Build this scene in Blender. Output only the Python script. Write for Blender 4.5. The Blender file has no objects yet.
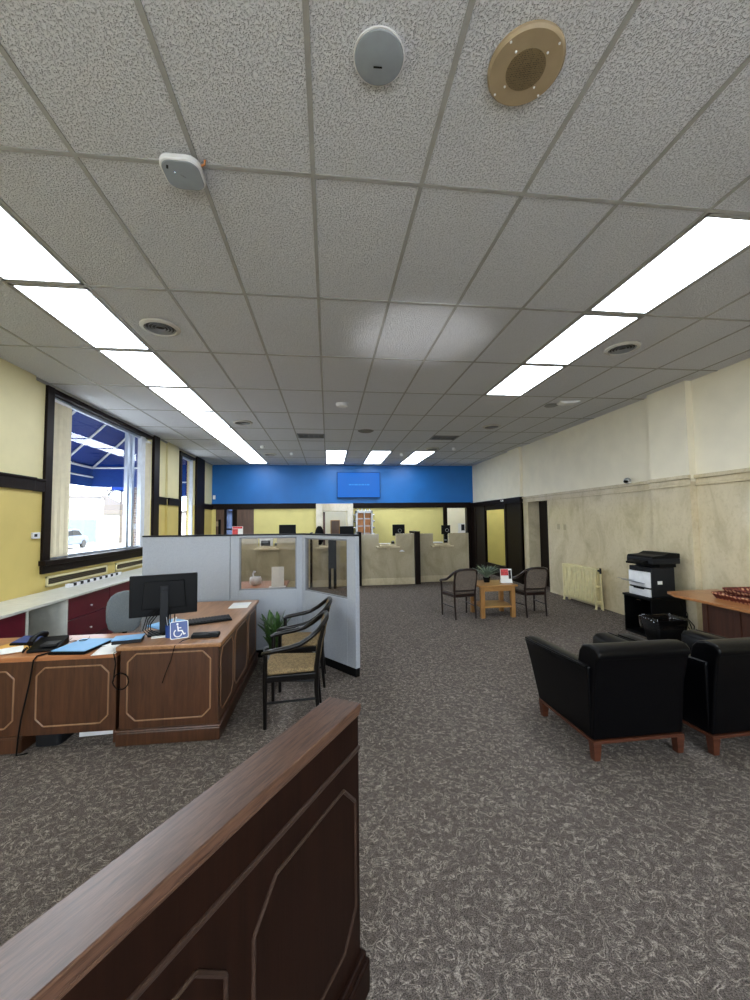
import bpy, bmesh, math, random
from mathutils import Vector, Matrix, Euler
R = math.radians
PI = math.pi
sc = bpy.context.scene
COL = sc.collection
random.seed(7)
CEIL = 3.572
CAMZ = 1.66

# ------------------------------------------------------------------ mesh helper
class MB:
    def __init__(s):
        s.bm = bmesh.new(); s.mi = 0; s.M = Matrix.Identity(4)
    def _f(s, vs):
        try:
            f = s.bm.faces.new(vs); f.material_index = s.mi; return f
        except ValueError:
            return None
    def v(s, p):
        return s.bm.verts.new(s.M @ Vector(p))
    def box(s, x0, x1, y0, y1, z0, z1):
        v = [s.v((x, y, z)) for z in (z0, z1) for x, y in ((x0, y0), (x1, y0), (x1, y1), (x0, y1))]
        for q in ((0, 3, 2, 1), (4, 5, 6, 7), (0, 1, 5, 4), (1, 2, 6, 5), (2, 3, 7, 6), (3, 0, 4, 7)):
            s._f([v[i] for i in q])
        return s
    def obb(s, c, size, rot=(0, 0, 0)):
        o = s.M
        s.M = o @ Matrix.Translation(c) @ Euler(rot).to_matrix().to_4x4()
        a, b, d = (k / 2 for k in size)
        s.box(-a, a, -b, b, -d, d); s.M = o
        return s
    def prism(s, poly, axis, a0, a1):
        def P(u, w, a):
            return {'x': (a, u, w), 'y': (u, a, w), 'z': (u, w, a)}[axis]
        A = [s.v(P(u, w, a0)) for u, w in poly]; B = [s.v(P(u, w, a1)) for u, w in poly]
        n = len(poly)
        s._f(A[::-1]); s._f(B)
        for i in range(n):
            j = (i + 1) % n
            s._f([A[i], A[j], B[j], B[i]])
        return s
    def loft(s, rings, cap=True):
        V = [[s.v(p) for p in r] for r in rings]; n = len(V[0])
        for a, b in zip(V, V[1:]):
            for i in range(n):
                j = (i + 1) % n
                s._f([a[i], a[j], b[j], b[i]])
        if cap:
            s._f(V[0][::-1]); s._f(V[-1])
        return s
    def tube(s, pts, r, n=8, closed=False, flat=1.0):
        pts = [Vector(p) for p in pts]; m = len(pts)
        rs = r if isinstance(r, (list, tuple)) else [r] * m
        rings = []; ref = None
        for i, p in enumerate(pts):
            if closed:
                t = (pts[(i + 1) % m] - pts[i - 1]).normalized()
            else:
                t = (pts[min(i + 1, m - 1)] - pts[max(i - 1, 0)]).normalized()
            if ref is None:
                ref = Vector((0, 0, 1)) if abs(t.z) < .9 else Vector((1, 0, 0))
            u = ref - t * ref.dot(t)
            if u.length < 1e-5:
                u = t.orthogonal()
            u.normalize(); w = t.cross(u); ref = u
            rings.append([p + (u * math.cos(2 * PI * (k + .5) / n) * flat + w * math.sin(2 * PI * (k + .5) / n)) * rs[i] for k in range(n)])
        if closed:
            V = [[s.v(p) for p in q] for q in rings]
            for a, b in zip(V, V[1:] + V[:1]):
                for i in range(n):
                    s._f([a[i], a[(i + 1) % n], b[(i + 1) % n], b[i]])
        else:
            s.loft(rings)
        return s
    def cyl(s, p0, p1, r0, r1=None, n=20):
        return s.tube([p0, p1], [r0, r0 if r1 is None else r1], n)
    def lathe(s, prof, c=(0, 0, 0), n=32, axis='z'):
        rings = []
        for r, h in prof:
            ring = []
            for k in range(n):
                a = 2 * PI * k / n; u, w = r * math.cos(a), r * math.sin(a)
                p = {'z': (u, w, h), 'y': (u, h, w), 'x': (h, u, w)}[axis]
                ring.append((p[0] + c[0], p[1] + c[1], p[2] + c[2]))
            rings.append(ring)
        if prof[0][0] > .02 and prof[-1][0] > .02:
            V = [[s.v(p) for p in r] for r in rings]
            for a, b in zip(V, V[1:] + V[:1]):
                for i in range(n):
                    s._f([a[i], a[(i + 1) % n], b[(i + 1) % n], b[i]])
            return s
        return s.loft(rings)
    def ball(s, c, r, n=16):
        if not isinstance(r, (tuple, list)):
            r = (r, r, r)
        rings = []
        for i in range(1, n // 2):
            a = -PI / 2 + PI * i / (n // 2)
            rings.append([(c[0] + r[0] * math.cos(a) * math.cos(2 * PI * k / n), c[1] + r[1] * math.cos(a) * math.sin(2 * PI * k / n), c[2] + r[2] * math.sin(a)) for k in range(n)])
        return s.loft(rings)
    def rbox(s, x0, x1, y0, y1, z0, z1, r, n=4):
        "box with rounded plan corners"
        pts = []
        for cx, cy, a0 in ((x1 - r, y1 - r, 0), (x0 + r, y1 - r, 90), (x0 + r, y0 + r, 180), (x1 - r, y0 + r, 270)):
            for k in range(n + 1):
                a = R(a0 + 90 * k / n); pts.append((cx + r * math.cos(a), cy + r * math.sin(a)))
        return s.prism(pts, 'z', z0, z1)

def root_of(o):
    while o.parent:
        o = o.parent
    return o

def build(name, mb, mats, parent=None, bevel=0, seg=2, smooth=0, local=False):
    bm = mb.bm
    if parent is not None and not local:
        bm.transform(root_of(parent).matrix_basis.inverted())
    bmesh.ops.recalc_face_normals(bm, faces=bm.faces)
    me = bpy.data.meshes.new(name)
    if smooth:
        th = R(smooth)
        for e in bm.edges:
            if len(e.link_faces) == 2 and e.calc_face_angle(0) > th:
                e.smooth = False
        for f in bm.faces:
            f.smooth = True
    bm.to_mesh(me); bm.free()
    for m in (mats if isinstance(mats, (list, tuple)) else [mats]):
        me.materials.append(m)
    o = bpy.data.objects.new(name, me); COL.objects.link(o)
    if parent is not None:
        o.parent = parent
    if bevel:
        b = o.modifiers.new('bevel', 'BEVEL'); b.width = bevel; b.segments = seg
        b.limit_method = 'ANGLE'; b.angle_limit = R(40)
    return o

def tag(o, label, cat, group=None, kind=None):
    o['label'] = label; o['category'] = cat
    if group: o['group'] = group
    if kind: o['kind'] = kind
    return o

def thing(name, label, cat, loc=(0, 0, 0), rz=0, group=None):
    o = bpy.data.objects.new(name, None); COL.objects.link(o)
    o.location = loc; o.rotation_euler = (0, 0, rz); o.empty_display_size = .1
    o.matrix_basis = Matrix.Translation(loc) @ Matrix.Rotation(rz, 4, 'Z')
    return tag(o, label, cat, group)

def struct(name, mb, mats, parent=None, **k):
    o = build(name, mb, mats, parent, **k); o['kind'] = 'structure'
    return o

def dup(root, loc, rz, label, group=None, name=None):
    def cp(o, par):
        c = o.copy(); COL.objects.link(c)
        if par is not None:
            c.parent = par
        for ch in [x for x in bpy.data.objects if x.parent == o]:
            cp(ch, c)
        return c
    r = cp(root, None); r.location = loc; r.rotation_euler = (0, 0, rz)
    r['label'] = label
    if group: r['group'] = group
    return r

# ------------------------------------------------------------------ materials
def srgb(r, g, b):
    def f(c):
        c /= 255
        return c / 12.92 if c < .04045 else ((c + .055) / 1.055) ** 2.4
    return (f(r), f(g), f(b), 1)

class NT:
    def __init__(s, name):
        s.m = bpy.data.materials.new(name); s.m.use_nodes = True
        s.t = s.m.node_tree; s.n = s.t.nodes; s.l = s.t.links
        s.b = s.n['Principled BSDF']; s.out = s.n['Material Output']
    def add(s, t, **k):
        n = s.n.new(t)
        for a, v in k.items():
            setattr(n, a, v)
        return n
    def link(s, a, b): s.l.new(a, b)
    def coord(s, scale=(1, 1, 1), rot=(0, 0, 0), kind='Object'):
        c = s.add('ShaderNodeTexCoord'); m = s.add('ShaderNodeMapping')
        m.inputs['Scale'].default_value = scale; m.inputs['Rotation'].default_value = rot
        s.link(c.outputs[kind], m.inputs[0]); return m.outputs[0]
    def noise(s, vec, scale, detail=3, rough=.5, dist=0):
        n = s.add('ShaderNodeTexNoise'); n.inputs['Scale'].default_value = scale
        n.inputs['Detail'].default_value = detail; n.inputs['Roughness'].default_value = rough
        n.inputs['Distortion'].default_value = dist
        s.link(vec, n.inputs['Vector']); return n.outputs['Fac']
    def ramp(s, fac, stops):
        r = s.add('ShaderNodeValToRGB'); e = r.color_ramp.elements
        while len(e) < len(stops): e.new(.5)
        for i, (p, c) in enumerate(stops):
            e[i].position = p; e[i].color = c
        s.link(fac, r.inputs[0]); return r.outputs[0]
    def mix(s, f, a, b, mode='MIX'):
        n = s.add('ShaderNodeMix', data_type='RGBA', blend_type=mode)
        for i, x in ((0, f), (6, a), (7, b)):
            if hasattr(x, 'links'): s.link(x, n.inputs[i])
            else: n.inputs[i].default_value = x
        return n.outputs[2]
    def bump(s, h, strength=.3, dist=.01):
        n = s.add('ShaderNodeBump'); n.inputs['Strength'].default_value = strength
        n.inputs['Distance'].default_value = dist
        s.link(h, n.inputs['Height']); s.link(n.outputs[0], s.b.inputs['Normal'])
    def math(s, op, a, b=0.0):
        n = s.add('ShaderNodeMath', operation=op)
        for i, x in enumerate((a, b)):
            if hasattr(x, 'links'): s.link(x, n.inputs[i])
            else: n.inputs[i].default_value = x
        return n.outputs[0]

def plain(name, c, rough=.5, metal=0, var=.06, scale=12, spec=.5, coat=0):
    t = NT(name); c = srgb(*c)
    f = t.noise(t.coord(), scale, 4)
    d = tuple(x * (1 - var) for x in c[:3]) + (1,); e = tuple(min(1, x * (1 + var)) for x in c[:3]) + (1,)
    t.link(t.ramp(f, [(.35, d), (.65, e)]), t.b.inputs['Base Color'])
    t.b.inputs['Roughness'].default_value = rough; t.b.inputs['Metallic'].default_value = metal
    t.b.inputs['Specular IOR Level'].default_value = spec
    if coat: t.b.inputs['Coat Weight'].default_value = coat
    return t.m

def wood(name, c1, c2, axis='z', rough=.35, fine=1.0, coat=.15, spec=.4):
    t = NT(name)
    sc_ = {'x': (1.2, 16, 16), 'y': (16, 1.2, 16), 'z': (16, 16, 1.2)}[axis]
    v = t.coord(tuple(k * fine for k in sc_))
    a = t.noise(v, 1.6, 5, .6, .8); b = t.noise(v, 9, 2, .5)
    h = t.math('ADD', t.math('MULTIPLY', a, .75), t.math('MULTIPLY', b, .25))
    t.link(t.ramp(h, [(.36, srgb(*c1)), (.64, srgb(*c2))]), t.b.inputs['Base Color'])
    t.b.inputs['Roughness'].default_value = rough
    t.b.inputs['Coat Weight'].default_value = coat; t.b.inputs['Coat Roughness'].default_value = .25
    t.b.inputs['Specular IOR Level'].default_value = spec
    t.bump(b, .08, .002)
    return t.m

def fabric(name, c, c2=None, scale=500, rough=.9, pat=0):
    t = NT(name); v = t.coord()
    f = t.noise(v, scale, 2)
    c2 = c2 or tuple(k * .8 for k in c)
    col = t.ramp(f, [(.35, srgb(*c2)), (.65, srgb(*c))])
    if pat:
        g = t.noise(v, pat, 2, .5, 1.2)
        col = t.mix(t.ramp(t.math('ABSOLUTE', t.math('SUBTRACT', g, .5)), [(.03, (1, 1, 1, 1)), (.06, (0, 0, 0, 1))]), col, srgb(*[k * .72 for k in c]))
    t.link(col, t.b.inputs['Base Color'])
    t.b.inputs['Roughness'].default_value = rough; t.b.inputs['Specular IOR Level'].default_value = .2
    t.bump(f, .15, .002)
    return t.m

def emit(name, c, s):
    t = NT(name)
    t.b.inputs['Base Color'].default_value = (.02, .02, .02, 1); t.b.inputs['Roughness'].default_value = .5; t.b.inputs['Specular IOR Level'].default_value = .1
    t.b.inputs['Emission Color'].default_value = srgb(*c); t.b.inputs['Emission Strength'].default_value = s
    return t.m

def glass(name, tint=(1, 1, 1, 1), refl=1.0):
    t = NT(name); tr = t.add('ShaderNodeBsdfTransparent'); gl = t.add('ShaderNodeBsdfGlossy')
    tr.inputs[0].default_value = tint; gl.inputs['Roughness'].default_value = .02
    fr = t.add('ShaderNodeLayerWeight'); fr.inputs[0].default_value = .5
    mx = t.add('ShaderNodeMixShader')
    k = t.math('ADD', t.math('MULTIPLY', t.math('POWER', fr.outputs['Facing'], 4.0), .6), .03)
    t.link(t.math('MULTIPLY', k, refl), mx.inputs[0])
    t.link(tr.outputs[0], mx.inputs[1]); t.link(gl.outputs[0], mx.inputs[2]); t.link(mx.outputs[0], t.out.inputs[0])
    return t.m

M = {}
def m_carpet():
    t = NT('carpet'); v = t.coord()
    n1 = t.noise(v, 14.5, 1.0, .5, 1.3)
    line = t.ramp(t.math('ABSOLUTE', t.math('SUBTRACT', t.math('ABSOLUTE', t.math('SUBTRACT', n1, .5)), .055)), [(.010, (1, 1, 1, 1)), (.040, (0, 0, 0, 1))])
    sp = t.noise(v, 190, 3, .75)
    n2 = t.noise(v, 40, 2)
    base = t.ramp(sp, [(.36, srgb(46, 42, 40)), (.64, srgb(138, 127, 119))])
    lit = t.ramp(sp, [(.36, srgb(108, 100, 94)), (.64, srgb(206, 195, 182))])
    brk = t.ramp(t.noise(v, 24, 1), [(.40, (.12, .12, .12, 1)), (.56, (1, 1, 1, 1))])
    c = t.mix(t.math('MULTIPLY', t.math('MULTIPLY', line, brk), .85), base, lit)
    c = t.mix(t.ramp(n2, [(.4, (0, 0, 0, 1)), (.75, (.5, .5, .5, 1))]), c, srgb(46, 44, 42))
    t.link(c, t.b.inputs['Base Color']); t.b.inputs['Roughness'].default_value = 1
    t.b.inputs['Specular IOR Level'].default_value = .1
    t.bump(t.math('ADD', sp, t.math('MULTIPLY', line, .6)), .5, .006)
    return t.m
def m_tile():
    t = NT('ceiling_tile'); v = t.coord()
    n = t.noise(v, 105, 3, .55, .5); n2 = t.noise(v, 1.1, 2)
    pit = t.ramp(n, [(.36, srgb(196, 198, 204)), (.46, srgb(226, 228, 234))])
    c = t.mix(t.ramp(n2, [(.35, (0, 0, 0, 1)), (.7, (.35, .35, .35, 1))]), pit, srgb(216, 218, 224))
    t.link(c, t.b.inputs['Base Color']); t.b.inputs['Roughness'].default_value = .95
    t.b.inputs['Specular IOR Level'].default_value = .2
    t.bump(t.ramp(n, [(.34, (0, 0, 0, 1)), (.52, (1, 1, 1, 1))]), 1.0, .008)
    return t.m
def m_marble(name='marble', gain=1.0):
    t = NT(name); v = t.coord((1, 1, .55))
    a = t.noise(v, 2.2, 6, .62, .7); b = t.noise(t.coord((1, 1, .8)), 26, 4, .7)
    g = lambda r, gg, bb: srgb(r * gain, gg * gain, bb * gain)
    c = t.ramp(a, [(.3, g(176, 164, 134)), (.5, g(202, 190, 160)), (.72, g(212, 201, 174))])
    c = t.mix(t.ramp(b, [(.5, (0, 0, 0, 1)), (.75, (.35, .35, .35, 1))]), c, g(160, 144, 112))
    # vertical slab joints every 0.9 m
    t.link(c, t.b.inputs['Base Color'])
    t.b.inputs['Roughness'].default_value = .11
    return t.m
def m_leather():
    t = NT('black_leather'); v = t.coord()
    n = t.noise(v, 260, 2)
    t.b.inputs['Base Color'].default_value = srgb(4, 4, 6)
    t.b.inputs['Roughness'].default_value = .34; t.b.inputs['Specular IOR Level'].default_value = .17
    t.bump(n, .12, .0015)
    return t.m
def m_brick():
    t = NT('brick'); b = t.add('ShaderNodeTexBrick'); t.link(t.coord((1, 1, 1), (R(90), 0, 0)), b.inputs['Vector'])
    b.inputs['Scale'].default_value = 4.5
    b.inputs['Color1'].default_value = srgb(84, 58, 50); b.inputs['Color2'].default_value = srgb(104, 74, 64); b.inputs['Mortar'].default_value = srgb(150, 146, 142)
    b.inputs['Mortar Size'].default_value = .035
    t.link(b.outputs[0], t.b.inputs['Base Color']); t.b.inputs['Roughness'].default_value = .9
    return t.m
def m_tray():
    t = NT('patterned_red_weave'); v = t.coord()
    ck = t.add('ShaderNodeTexVoronoi'); ck.inputs['Scale'].default_value = 22; ck.inputs['Randomness'].default_value = .3; t.link(v, ck.inputs['Vector'])
    w = t.noise(v, 120, 2)
    c = t.ramp(ck.outputs['Distance'], [(.30, srgb(206, 160, 126)), (.42, srgb(120, 42, 28)), (.60, srgb(80, 26, 18))])
    t.link(c, t.b.inputs['Base Color']); t.b.inputs['Roughness'].default_value = .6
    t.bump(w, .3, .003)
    return t.m

M['carpet'] = m_carpet(); M['tile'] = m_tile(); M['marble'] = m_marble(gain=1.06); M['marble_dark'] = m_marble('teller_marble', .93)
M['tbar'] = plain('tbar', (158, 158, 156), .5)
M['yel_up'] = plain('cream_yellow_paint', (218, 208, 162), .55, scale=3, var=.03)
M['yel_lo'] = plain('yellow_paint', (208, 188, 112), .55, scale=3, var=.03)
M['yel_back'] = plain('yellow_back_paint', (226, 214, 138), .55, scale=3, var=.03)
M['cream'] = plain('cream_paint', (240, 233, 211), .5, scale=3, var=.03)
M['white'] = plain('white_paint', (236, 236, 230), .5)
M['blue'] = plain('blue_paint', (13, 104, 180), .45, scale=2, var=.05)
M['dtrim'] = wood('dark_trim', (20, 13, 10), (30, 20, 15), 'z', .45, 1, 0, .12)
M['dpanel'] = wood('dark_panel', (17, 11, 8), (26, 16, 12), 'z', .4, 1, 0, .12)
M['brown_door'] = wood('brown_door', (84, 62, 52), (104, 80, 66), 'z', .5)
M['deskf'] = wood('desk_front_wood', (64, 39, 25), (88, 55, 36), 'z', .38)
M['desktop'] = wood('desk_top_wood', (140, 98, 64), (172, 126, 86), 'y', .36)
M['desktopx'] = wood('return_top_wood', (150, 92, 58), (186, 124, 80), 'x', .36)
M['mold'] = wood('molding_wood', (134, 100, 74), (160, 124, 94), 'z', .35)
M['divf'] = wood('divider_wood', (27, 14, 9), (38, 21, 14), 'z', .45, 1, 0, .08)
M['divcap'] = wood('divider_cap_wood', (64, 42, 31), (112, 80, 62), 'x', .34, 4.5, .5)
M['divmold'] = wood('divider_molding', (48, 33, 26), (62, 44, 35), 'x', .3)
M['oak'] = wood('oak', (156, 110, 58), (184, 138, 82), 'x', .4)
M['oakz'] = wood('oak_leg', (146, 102, 54), (172, 128, 76), 'z', .4)
M['rdesk'] = wood('right_desk_top', (150, 96, 54), (180, 124, 76), 'y', .3)
M['rdeskf'] = wood('right_desk_panel', (62, 34, 24), (84, 48, 34), 'z', .4)
M['cherry'] = wood('cherry_wood', (68, 35, 23), (90, 50, 34), 'x', .35)
M['part'] = fabric('grey_panel_fabric', (180, 184, 191), (158, 163, 172), 160)
M['partf'] = plain('grey_panel_frame', (178, 184, 192), .5)
M['maroon'] = plain('maroon_laminate', (96, 22, 38), .35, var=.05, spec=.4)
M['ctop'] = plain('white_laminate', (214, 214, 204), .35)
M['cgrey'] = plain('grey_laminate', (168, 168, 156), .5)
M['black'] = plain('black_plastic', (9, 9, 10), .5, spec=.15)
M['blackm'] = plain('black_matte', (8, 8, 9), .7, spec=.15)
M['dgrey'] = plain('dark_grey_plastic', (30, 31, 34), .5, spec=.2)
M['grey'] = plain('grey_plastic', (128, 130, 134), .5)
M['wplas'] = plain('white_plastic', (232, 233, 236), .35)
M['paper'] = plain('paper', (238, 238, 234), .8, var=.02)
M['leather'] = m_leather()
M['chairblk'] = plain('black_lacquer', (12, 9, 8), .3, coat=.08, spec=.3)
M['chairbrn'] = plain('dark_brown_lacquer', (34, 20, 16), .3, coat=.15)
M['tan'] = fabric('tan_damask', (160, 138, 102), (138, 117, 84), 300, pat=34)
M['taupe'] = fabric('taupe_fabric', (128, 116, 104), (98, 88, 80), 260, pat=40)
M['greyfab'] = fabric('grey_chair_fabric', (120, 126, 128), (96, 102, 106), 300)
M['radi'] = plain('radiator_cream', (228, 217, 168), .4)
M['chrome'] = plain('chrome', (200, 200, 202), .22, 1)
M['steel'] = plain('brushed_steel', (170, 172, 174), .35, 1)
M['signblue'] = plain('sign_blue', (28, 62, 132), .4)
M['fold'] = plain('folder_blue', (120, 178, 226), .5, var=.03)
M['foldyel'] = plain('folder_yellow', (222, 170, 80), .6)
M['red'] = plain('poster_red', (206, 62, 62), .5, var=.25, scale=30)
M['leaf'] = plain('leaf', (66, 96, 48), .45, var=.3, scale=20)
M['leafpale'] = plain('leaf_pale', (172, 188, 150), .5, var=.15, scale=20)
M['grassy'] = plain('spiky_leaf', (104, 122, 104), .5, var=.25, scale=30)
M['soil'] = plain('soil', (50, 38, 30), .95)
M['brick'] = m_brick()
M['awn'] = fabric('awning_canvas', (28, 58, 140), (22, 48, 122), 60)
M['metalw'] = plain('white_metal', (216, 222, 232), .4)
M['alum'] = plain('aluminium', (186, 196, 212), .35, .6)
M['blind'] = plain('vertical_blind', (214, 206, 182), .7, var=.04)
M['asph'] = plain('asphalt', (128, 128, 128), .9)
M['side'] = plain('sidewalk', (206, 204, 198), .9)
M['stucco'] = plain('stucco', (176, 172, 166), .9)
M['roofg'] = plain('roof_shingle', (84, 80, 78), .9)
M['gdoor'] = plain('green_garage', (70, 112, 104), .6)
M['bark'] = plain('bark', (62, 56, 52), .9)
M['carp'] = plain('car_paint', (74, 86, 104), .3, .3)
M['rubber'] = plain('rubber', (30, 30, 30), .8)
M['beige'] = plain('beige_metal', (162, 144, 116), .45)
M['beigemesh'] = plain('beige_mesh', (120, 104, 78), .6)
M['ceildev'] = plain('device_grey', (146, 154, 162), .4)
M['ventm'] = plain('vent_white', (196, 194, 188), .5)
M['ventd'] = plain('vent_dark', (26, 25, 24), .6)
M['stain'] = plain('stained_tile', (132, 130, 126), .9)
M['tray'] = m_tray()
M['liner'] = glass('plastic_liner', (.75, .76, .78, 1), 2.2)
M['glass'] = glass('window_glass')
M['tintglass'] = glass('tinted_glass', (.20, .24, .33, 1))
M['pglass'] = glass('partition_glass', (.82, .80, .77, 1))
M['copper'] = plain('copper_boxes', (196, 130, 78), .4, .3)
M['grillebrown'] = plain('bronze_grille', (92, 78, 48), .5, .2)
M['panel'] = emit('light_diffuser', (238, 246, 255), 13.0)
M['tvscreen'] = emit('tv_screen', (6, 108, 212), 1.2)
M['tvlight'] = emit('tv_text', (50, 150, 236), 1.25)
M['led'] = emit('led', (210, 235, 255), 3)

# ------------------------------------------------------------------ setting
XL, XR, YB, YF = -3.75, 5.05, 13.53, -2.6
mb = MB(); mb.box(-4.0, 7.4, YF - .2, 16.2, -.12, 0)
struct('floor', mb, M['carpet'])
mb = MB(); mb.box(-4.0, 7.4, YF - .2, 16.2, CEIL, CEIL + .25)
struct('ceiling', mb, M['tile'])
GX, GY = -.072, 2.133
mb = MB()
for k in range(-6, 9):
    x = GX + .6096 * k
    if XL < x < XR:
        mb.box(x - .012, x + .012, YF, YB, CEIL - .005, CEIL + .01)
for k in range(-4, 10):
    y = GY + 1.2192 * k
    if YF < y < YB:
        mb.box(XL, XR, y - .012, y + .012, CEIL - .0048, CEIL + .01)
mb.box(XL, XL + .03, YF, YB, CEIL - .03, CEIL + .01)
struct('trim_1', mb, M['tbar'])

# left wall with the two window openings
W1 = (5.76, 9.02, 1.18, 3.52); W2 = (10.62, 11.85, 1.18, 3.50)
mb = MB()
def wl(y0, y1, z0, z1, x0=XL - .22, x1=XL):
    for a, b, mi in ((0, 2.18, 1), (2.18, CEIL, 0)):
        lo, hi = max(z0, a), min(z1, b)
        if hi > lo:
            mb.mi = mi; mb.box(x0, x1, y0, y1, lo, hi)
wl(YF - .2, W1[0], 0, CEIL); wl(W1[1], W2[0], 0, CEIL); wl(W2[1], YB + .2, 0, CEIL)
for w in (W1, W2):
    wl(w[0], w[1], 0, w[2]); wl(w[0], w[1], w[3], CEIL)
wl(YF, 5.5, 0, CEIL, XL, XL + .05)            # pier near the camera
wl(9.78, 10.45, .0, CEIL, XL, XL + .05)       # pier between the windows
struct('wall_left', mb, [M['yel_up'], M['yel_lo']])

def window(name, w, mull, blind_side):
    y0, y1, z0, z1 = w
    o = bpy.data.objects.new(name, None); COL.objects.link(o); o['kind'] = 'structure'
    f = MB()
    f.box(XL - .14, XL + .035, y0 - .01, y0 + .13, z0 - .02, z1 + .02)
    f.box(XL - .14, XL + .02, y0, y1, z1 - .05, z1 + .02)
    build('window_casing', f, M['dtrim'], o, bevel=.006)
    f = MB(); f.box(XL - .2, XL + .09, y0 - .04, y1 + .02, z0 - .05, z0 + .015); f.box(XL, XL + .04, y0 - .02, y1, z0 - .16, z0 - .05)
    build('window_sill', f, M['dtrim'], o, bevel=.008)
    f = MB()
    f.box(XL - .12, XL - .07, y0 + .60 if mull else y0 + .13, y0 + .66 if mull else y0 + .16, z0, z1 - .05)
    f.box(XL - .12, XL - .07, y0 + .13, y1 - .05, z1 - .10, z1 - .05)
    f.box(XL - .12, XL - .07, y0 + .13, y1 - .05, z0 + .01, z0 + .05)
    for a, b in mull:
        f.box(XL - .12, XL - .06, a, b, z0 + .05, z1 - .1)
    build('window_frame', f, M['alum'], o, bevel=.004)
    f = MB(); f.box(XL - .12, XL - .04, y1 - .37 if mull else y1 - .12, y1 - .20 if mull else y1 - .05, z0, z1 - .05)
    build('jamb', f, M['metalw'], o, bevel=.004)
    f = MB(); f.box(XL - .101, XL - .095, y0 + .13, y1 - .06, z0 + .03, z1 - .07)
    build('pane', f, M['glass'], o)
    return o
window('window_1', W1, [(8.12, 8.20), (8.31, 8.40)], 1)
window('window_2', W2, [], 0)
# dark posts beside the windows, rails
mb = MB(); mb.box(XL, XL + .06, 9.02, 9.30, 0, CEIL); struct('trim_2', mb, M['dtrim'], bevel=.008)
mb = MB(); mb.box(XL, XL + .06, 11.83, 12.56, 0, CEIL); struct('trim_3', mb, M['dtrim'], bevel=.008)
mb = MB()
for a, b, x in ((YF, 5.5, XL + .05), (5.5, 5.75, XL), (9.30, 9.78, XL), (9.78, 10.45, XL + .05), (10.45, 10.61, XL), (12.56, YB, XL)):
    mb.box(x, x + .035, a, b, 2.10, 2.265); mb.box(x, x + .055, a, b, 2.235, 2.265)
struct('trim_4', mb, M['dtrim'], bevel=.006)

# right wall: cream over marble, pilasters, doorway, dark panelling with a glazed opening
mb = MB()
def wr(y0, y1, z0, z1, x0=XR, x1=XR + .3):
    for a, b, mi in ((0, 2.16, 1), (2.16, CEIL, 0)):
        lo, hi = max(z0, a), min(z1, b)
        if hi > lo:
            mb.mi = mi; mb.box(x0, x1, y0, y1, lo, hi)
wr(YF - .2, 8.75, 0, CEIL); wr(8.75, 9.66, 2.1, CEIL); wr(9.66, 9.9, 0, CEIL)
mb.mi = 0; mb.box(XR, XR + .3, 9.9, YB + .2, 2.25, CEIL)
wr(4.95, 5.62, 0, CEIL, XR - .10, XR)          # near pilaster
mb.mi = 0; mb.box(XR - .07, XR, 9.9, 10.6, 2.25, CEIL)   # far pilaster above the dark wood
struct('wall_right', mb, [M['cream'], M['marble']])
mb = MB()
for a, b, x in ((YF, 4.95, XR), (5.62, 9.9, XR), (4.93, 5.64, XR - .10)):
    mb.box(x - .025, x, a, b, 2.10, 2.13); mb.box(x - .012, x, a, b, 2.13, 2.20); mb.box(x - .04, x, a, b, 2.20, 2.25)
struct('trim_5', mb, M['marble'], bevel=.006)
# dark corridor behind the doorway with a dark door leaf
mb = MB()
mb.box(XR + .3, XR + 1.5, 8.3, 8.75, 0, CEIL); mb.box(XR + .3, XR + 1.5, 9.9, 10.1, 0, CEIL); mb.box(XR + 1.45, XR + 1.55, 8.3, 10.1, 0, CEIL)
struct('wall_corridor', mb, M['dpanel'])
mb = MB(); mb.box(XR + .31, XR + .355, 8.76, 9.88, 0.01, 2.1)
d = struct('door_1', mb, M['dpanel'])
mb = MB(); mb.ball((XR + .28, 8.9, 1.0), .03, 12); mb.cyl((XR + .31, 8.9, 1.0), (XR + .28, 8.9, 1.0), .012)
build('door_knob', mb, M['chrome'], d, smooth=60)
# dark panelled wall
mb = MB()
oy0, oy1, oz0, oz1 = 10.88, 12.32, .33, 1.97
mb.box(XR - .06, XR + .0, 9.9, oy0, 0, 2.12); mb.box(XR - .06, XR + .0, oy1, YB + .2, 0, 2.12)
mb.box(XR - .06, XR + .0, oy0, oy1, 0, oz0); mb.box(XR - .06, XR + .0, oy0, oy1, oz1, 2.12)
mb.box(XR - .10, XR + .3, 9.88, YB, 2.12, 2.26)
for a, b in ((9.9, 10.0), (10.78, 10.88), (12.32, 12.44), (13.1, 13.2)):
    mb.box(XR - .085, XR, a, b, 0, 2.12)
struct('wall_panelled', mb, M['dpanel'], bevel=.006)
# a yellow office behind the opening
mb = MB()
mb.box(7.1, 7.2, 10.1, 14.2, 0, CEIL); mb.box(XR + .3, 7.2, 14.1, 14.2, 0, CEIL); mb.box(XR + .3, 7.2, 10.1, 10.2, 0, CEIL)
struct('wall_office', mb, M['yel_back'])

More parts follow.
